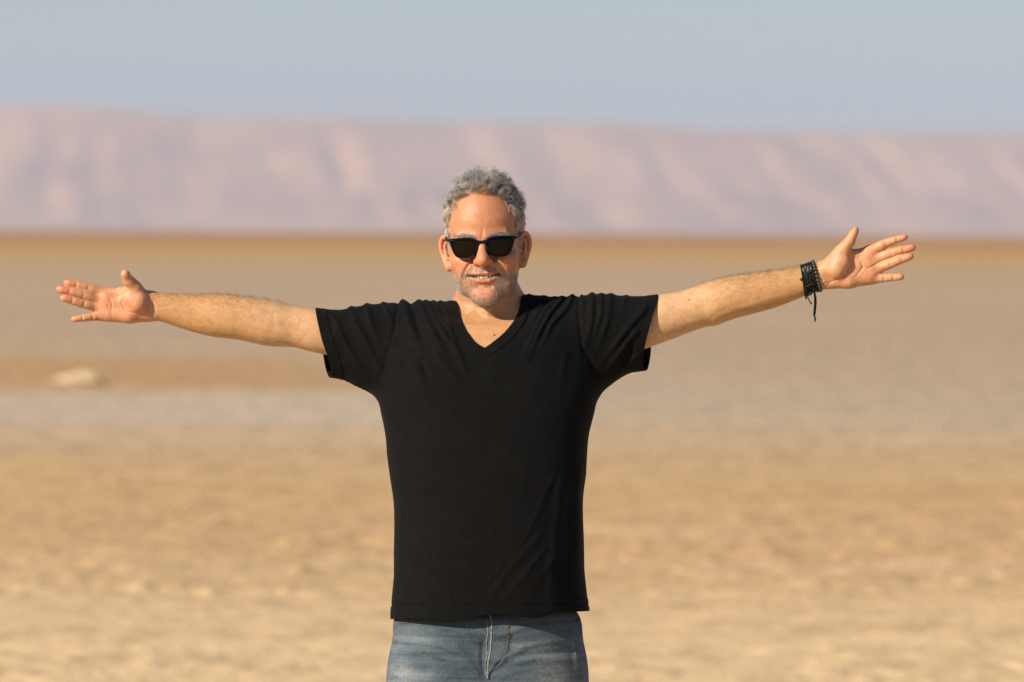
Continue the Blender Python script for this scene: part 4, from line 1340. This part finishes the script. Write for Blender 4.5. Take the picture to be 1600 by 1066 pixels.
adopt(bm_object('teeth', bm, tm.m), person)
nm = Mat('dark_nail'); nm.set(Roughness=0.35, Base_Color=(0.035, 0.03, 0.03, 1))
bm = bmesh.new()
r = bmesh.ops.create_icosphere(bm, subdivisions=3, radius=1.0)
c = z3(808, 206, -0.016)
for v in r['verts']:
    v.co = Vector(tuple(c)) + Vector((v.co.x * 0.0016 + v.co.z * 0.0012, v.co.y * 0.0052, v.co.z * 0.0042))
adopt(bm_object('thumbnail', bm, nm.m), person)

# ------------------------------------------------------------------ sunglasses
def spline_loop(pts, n=10):
    pts = np.array(pts, float); m = len(pts); out = []
    for i in range(m):
        p0, p1, p2, p3 = pts[i-1], pts[i], pts[(i+1) % m], pts[(i+2) % m]
        for t in np.linspace(0, 1, n, endpoint=False):
            out.append(0.5 * ((2*p1) + (-p0+p2)*t + (2*p0-5*p1+4*p2-p3)*t*t + (-p0+3*p1-3*p2+p3)*t**3))
    return np.array(out)
half = [(0, 13.4), (6, 14.0), (11, 16.0), (17, 18.8), (28, 19.9), (45, 19.9), (57, 19.5), (63.6, 18.8), (64.2, 14.0), (61.6, 8), (59.2, 0), (55.8, -9), (50.2, -16.2),
        (41, -19.6), (32, -20.3), (23, -18.8), (15.8, -14), (10.6, -5), (7.6, 3.0), (5.4, 6.8), (3, 8.0)]
outer = half + [(0, 8.4)] + [(-x, y) for x, y in half[:0:-1]]
hole = [(10.2, 8.6), (12.6, 13.0), (19.5, 15.6), (34, 16.4), (49, 16.0), (58.0, 14.0), (58.6, 8), (56.8, 0), (53.6, -8), (48.4, -14.4), (40.6, -17.6), (32, -18.4), (24, -16.8), (17.6, -12.6), (13.0, -4), (10.6, 4)]
def glass_v(u, w): return 101.5 - 0.0038 * u * u - 0.02 * w
GO = from_head((0, 100, 0))
glasses = empty('sunglasses', tuple(GO), 'dark navy square sunglasses worn on the smiling man\'s nose', 'sunglasses')
cu = bpy.data.curves.new('frame', 'CURVE'); cu.dimensions = '2D'; cu.fill_mode = 'BOTH'
for lp in (spline_loop(outer, 5), spline_loop(hole, 6), spline_loop([(-x, y) for x, y in hole], 6)):
    sp = cu.splines.new('POLY'); sp.points.add(len(lp) - 1); sp.use_cyclic_u = True
    for pnt, (x, y) in zip(sp.points, lp): pnt.co = (x, y, 0, 1)
cu.extrude = 1.2; cu.bevel_depth = 0.5; cu.bevel_resolution = 2; cu.offset = -0.5
tmp = bpy.data.objects.new('frame', cu); scene.collection.objects.link(tmp)
bpy.context.view_layer.update()
fme = bpy.data.meshes.new_from_object(tmp.evaluated_get(bpy.context.evaluated_depsgraph_get()))
bpy.data.objects.remove(tmp); bpy.data.curves.remove(cu)
fm = Mat('navy_acetate'); fm.set(Roughness=0.4, Base_Color=(0.003, 0.004, 0.009, 1)); fm.b.inputs['Specular IOR Level'].default_value = 0.10
fme.name = 'frame'; fme.materials.clear(); fme.materials.append(fm.m)
for v in fme.vertices:
    u, w, dd = v.co
    v.co = Vector(tuple(from_head((u, glass_v(u, w) + dd, w))))
frame = bpy.data.objects.new('frame', fme); scene.collection.objects.link(frame); adopt(frame, glasses)
lm = Mat('dark_lens'); lm.set(Roughness=0.08, Base_Color=(0.0045, 0.0032, 0.0020, 1))
lm.b.inputs['Specular IOR Level'].default_value = 0.13
lm.b.inputs['Specular Tint'].default_value = (1.0, 0.72, 0.42, 1)
for sg in (-1, 1):
    lp = spline_loop([(sg * x, y) for x, y in hole], 6)
    c0 = np.array([sg * 35.0, 0.5]); bm = bmesh.new(); rings = []
    for t in np.linspace(1.02, 0.0, 9)[:-1]:
        ring = []
        for q in lp:
            x, y = c0 + (q - c0) * t
            ring.append(bm.verts.new(tuple(from_head((x, glass_v(x, y) - 0.6 + 0.5 * (1 - t * t), y)))))
        rings.append(ring)
    ctr = bm.verts.new(tuple(from_head((c0[0], glass_v(*c0) - 0.1, c0[1]))))
    n = len(lp)
    for a, b in zip(rings, rings[1:]):
        for i in range(n): bm.faces.new((a[i], a[(i+1) % n], b[(i+1) % n], b[i]))
    for i in range(n): bm.faces.new((rings[-1][i], rings[-1][(i+1) % n], ctr))
    lens = adopt(bm_object('lens', bm, lm.m), glasses)
    so = lens.modifiers.new('thickness', 'SOLIDIFY'); so.thickness = 0.0014
    bm = bmesh.new()
    tube(bm, [from_head(q) for q in ((sg*61.5, 86, 15.5), (sg*66.5, 78, 15.5), (sg*70.5, 55, 17), (sg*74, 25, 21), (sg*74.5, 6, 23), (sg*74, -6, 18), (sg*72, -18, 4))],
         [.0026, .0026, .0022, .0020, .0020, .0020, .0018], 8, 0.65)
    adopt(bm_object('temple', bm, fm.m), glasses)
    bm = bmesh.new()  # pads added to block sunlight leaking between lens and nose
    tube(bm, [from_head(q) for q in ((sg*8.6, 99.5, 3.5), (sg*10.4, 97.0, -3), (sg*13.0, 94.5, -10), (sg*16.5, 92.5, -15))], [.0018, .0032, .0036, .0022], 10, 1.5)
    adopt(bm_object('light_block_pad', bm, fm.m), glasses)

# ------------------------------------------------------------------ bracelets on the left wrist
def arm_at(px):
    zt = CAM_Z - (float(smooth_interp(np.array([px]), *LA_T)[0]) - HORIZON_PX) * S0
    zb = CAM_Z - (float(smooth_interp(np.array([px]), *LA_B)[0]) - HORIZON_PX) * S0
    yc, ry = la_flat(np.array([px]), np.array([(zt - zb) / 2]))
    return (zt + zb) / 2, (zt - zb) / 2, float(yc[0]), float(ry[0])
def ring_pt(pt, pb, th, off, sag=0.0):
    px = (pt + pb) / 2 + (pt - pb) / 2 * math.sin(th)
    zc, rz, yc, ry = arm_at(px)
    ex = 2 / 2.15
    sn, cs = math.sin(th), math.cos(th)
    z = zc + (rz + off) * math.copysign(abs(sn) ** ex, sn) - sag * max(0.0, -sn)
    y = yc - (ry + off) * math.copysign(abs(cs) ** ex, cs)
    return Vector(((px - 800) * (CAM_D + y) / FPX, y, z))
def ring(pt, pb, off, n=48, sag=0.0): return [ring_pt(pt, pb, 2 * math.pi * i / n, off, sag) for i in range(n)]
blk = Mat('black_leather')
bn = blk.noise(500, 3, 0.6, blk.pos())
blk.l(blk.ramp(bn, [(0.3, (0.004, 0.004, 0.004)), (0.7, (0.012, 0.011, 0.010))]), blk.b.inputs['Base Color'])
blk.b.inputs['Specular IOR Level'].default_value = 0.2; blk.set(Roughness=0.55); blk.l(blk.bump(bn, 0.4, 0.0008), blk.b.inputs['Normal'])
crd = Mat('black_cord'); crd.set(Roughness=0.75, Base_Color=(0.006, 0.006, 0.0065, 1)); crd.b.inputs['Specular IOR Level'].default_value = 0.15
sil = Mat('tarnished_silver'); sil.set(Roughness=0.38, Base_Color=(0.17, 0.17, 0.165, 1), Metallic=1.0)
bead_m = Mat('grey_green_stone')
bno = bead_m.noise(260, 3, 0.6, bead_m.pos())
bead_m.l(bead_m.ramp(bno, [(0.3, (0.014, 0.015, 0.012)), (0.7, (0.050, 0.050, 0.038))]), bead_m.b.inputs['Base Color'])
bead_m.set(Roughness=0.35)

def at_wrist(px, py): return tuple(P(px, py, 0.0))
lb = empty('leather_bracelet', at_wrist(1260, 440), 'black leather strand bracelet with round silver tree medallion on left wrist', 'bracelet')
for k, (o, r) in enumerate(((-5.0, .0019), (-2.4, .0022), (0.4, .0022), (3.2, .0021), (5.6, .0017))):
    bm = bmesh.new()
    rg = [ring_pt(1259.0 + o + 0.7 * math.sin(2 * a + k * 1.7), 1268.0 + o + 0.9 * math.sin(k * 2.3), a, 0.0016 + 0.0005 * (k % 2) + 0.0005 * math.sin(3 * a + k)) for a in np.linspace(0, 2 * math.pi, 56, endpoint=False)]
    tube(bm, rg, r, 8, 1.0, closed=True)
    adopt(bm_object('strand', bm, blk.m), lb)
bm = bmesh.new()
for th0 in (-0.35, -0.95):                                   # two wrapped keepers
    for o in np.linspace(-6.0, 6.0, 9):
        pass
    pts = [ring_pt(1259.0 + o, 1268.0 + o, th0, 0.0040) for o in np.linspace(-6.2, 6.4, 9)]
    tube(bm, pts, 0.0026, 8, 0.7)
adopt(bm_object('keeper', bm, blk.m), lb)
thm = 0.98
for _ in range(30):                                          # find where the medallion sits round the ring
    q = ring_pt(1259.0, 1268.0, thm, 0.0045)
    pyq = HORIZON_PX - (q.z - CAM_Z) / ((CAM_D + q.y) / FPX)
    thm += (pyq - 421.3) * 0.01
mc = ring_pt(1259.0, 1268.0, thm, 0.0052)
mn = (Vector((0, -0.92, 0.40))).normalized()
mu = Vector((1, 0, 0)); mu = (mu - mn * mu.dot(mn)).normalized(); mv = mn.cross(mu) * -1
mv = Vector((0, 0, 1)); mv = (mv - mn * mv.dot(mn)).normalized()
MR = 0.0080
def med(a, b, c=0.0): return mc + mu * a * MR + mv * b * MR + mn * c
bm = bmesh.new()
n = 40
front_r = [bm.verts.new(med(math.cos(2*math.pi*i/n), math.sin(2*math.pi*i/n), .0006)) for i in range(n)]
back_r = [bm.verts.new(med(math.cos(2*math.pi*i/n), math.sin(2*math.pi*i/n), -.0022)) for i in range(n)]
bm.faces.new(front_r); bm.faces.new(back_r[::-1])
for i in range(n): bm.faces.new((front_r[i], back_r[i], back_r[(i+1) % n], front_r[(i+1) % n]))
disc = adopt(bm_object('medallion', bm, blk.m, smooth=False), lb)
bm = bmesh.new()
tube(bm, [med(math.cos(2*math.pi*i/n), math.sin(2*math.pi*i/n), .0008) for i in range(n)], 0.00075, 8, closed=True)
lines_t = [[(0, -.9), (0.03, -.3), (0, .1), (.05, .8)], [(0, -.2), (.35, .2), (.45, .75)], [(0, -.2), (-.35, .2), (-.45, .75)], [(.02, -.3), (.55, -.05), (.85, .3)], [(-.02, -.3), (-.55, -.05), (-.85, .3)],
           [(0, -.45), (.5, -.55), (.75, -.5)], [(0, -.45), (-.5, -.55), (-.75, -.5)], [(.3, .15), (.7, .55)], [(-.3, .15), (-.7, .55)], [(.02, .1), (.22, .55), (.2, .9)], [(-.02, .1), (-.22, .55), (-.2, .9)], [(.5, -.08), (.95, -.1)], [(-.5, -.08), (-.95, -.1)]]
for ln in lines_t:
    tube(bm, [med(a, b, .0009) for a, b in ln], 0.00045, 6)
adopt(bm_object('silver_tree', bm, sil.m), disc)

bb = empty('beaded_bracelet', at_wrist(1278, 433), 'bracelet of grey green stone beads nearest the palm', 'bracelet')
NB = 26
base_bead = None
for i in range(NB):
    th = 2 * math.pi * i / NB
    a = ring_pt(1270.2, 1282.6, th, 0.0034); b = ring_pt(1270.2, 1282.6, th + 0.02, 0.0034)
    if base_bead is None:
        bm = bmesh.new()
        r = bmesh.ops.create_uvsphere(bm, u_segments=12, v_segments=8, radius=1.0)
        for v in bm.verts:
            v.co = Vector((v.co.x * 0.0035, v.co.y * 0.0035, math.copysign(abs(v.co.z) ** 0.7, v.co.z) * 0.0031))
        base_bead = bm_object('bead', bm, bead_m.m); bead = base_bead
    else:
        bead = base_bead.copy(); scene.collection.objects.link(bead)
    bead.rotation_mode = 'QUATERNION'
    bead.rotation_quaternion = (b - a).to_track_quat('Z', 'Y')
    bead.parent = None; bead.location = a
    adopt(bead, bb)
bm = bmesh.new(); tube(bm, ring(1270.2, 1282.6, 0.0034), 0.0011, 6, closed=True)
adopt(bm_object('string', bm, crd.m), bb)
bm = bmesh.new(); tube(bm, ring(1266.6, 1277.6, 0.0022), 0.0024, 8, closed=True)
for th in np.linspace(0, 6.28, 40)[:-1]:
    c = ring_pt(1265.6, 1276.4, th, 0.0032); d = ring_pt(1268.0, 1279.2, th + 0.12, 0.0032)
    tube(bm, [c, d], 0.0014, 6)
braid = empty('braided_bracelet', at_wrist(1273, 436), 'thin braided black cord bracelet between the medallion strap and the stone beads', 'bracelet')
adopt(bm_object('braid', bm, crd.m), braid)

cb = empty('cord_bracelet', at_wrist(1254, 440), 'loose thin black cord bracelet with one round bead nearest the elbow', 'bracelet')
bm = bmesh.new(); tube(bm, ring(1251.5, 1259.5, 0.0022, sag=0.0035), 0.0018, 8, closed=True)
adopt(bm_object('cord', bm, crd.m), cb)
bm = bmesh.new(); r = bmesh.ops.create_uvsphere(bm, u_segments=14, v_segments=10, radius=0.0031)
th = -0.08
cbp = ring_pt(1251.0, 1257.5, th, 0.0036); cbp.x = P(1252.0, 436.5, cbp.y)[0]; cbp.z = P(1252, 436.5, cbp.y)[2]
for v in bm.verts: v.co += cbp
brn = Mat('brown_wood_bead'); brn.set(Roughness=0.4, Base_Color=(0.03, 0.017, 0.012, 1))
adopt(bm_object('bead', bm, brn.m), cb)
yb = float(ring_pt(1259, 1268, -1.1, 0.004).y)
def hang(pts, r, parent, name, flat=1.0):
    bm = bmesh.new(); tube(bm, [P(x, y, yb + dy) for x, y, dy in pts], r, 8, flat); adopt(bm_object(name, bm, crd.m), parent)
hang([(1270, 447, -.010), (1272.2, 456, -.008), (1273.6, 464, -.004), (1273.4, 474, 0), (1272.6, 485, 0), (1272.0, 494, 0)], [.0020, .0023, .0026, .0024, .0023, .0022], lb, 'tassel_cord', 0.7)
hang([(1274.6, 463, -.003), (1275.0, 474, .002), (1274.2, 484, .002), (1273.4, 492, .002)], [.0016, .0016, .0015, .0014], lb, 'tassel_cord', 0.8)
hang([(1272.4, 493, 0), (1273.6, 497, 0), (1273.8, 500, 0), (1273.0, 503, 0)], [.0012, .0018, .0017, .0008], lb, 'tassel_knot')
hang([(1260.5, 459, -.004), (1262.6, 466, 0), (1265.0, 471, 0), (1267.6, 474, 0)], [.0011, .0011, .0011, .0012], cb, 'cord_end')
hang([(1266.8, 473.4, 0), (1268.4, 475.0, 0)], [.0018, .0015], cb, 'cord_knot')

# the man leans with the roll of the lens: turn him and all he wears together about the lens axis
from mathutils import Matrix
bpy.context.view_layer.update()
lean = Matrix.Translation((0, 0, CAM_Z)) @ Matrix.Rotation(CAM_ROLL, 4, 'Y') @ Matrix.Translation((0, 0, -CAM_Z))
for o in (person, glasses, lb, bb, braid, cb):
    o.matrix_world = lean @ o.matrix_world
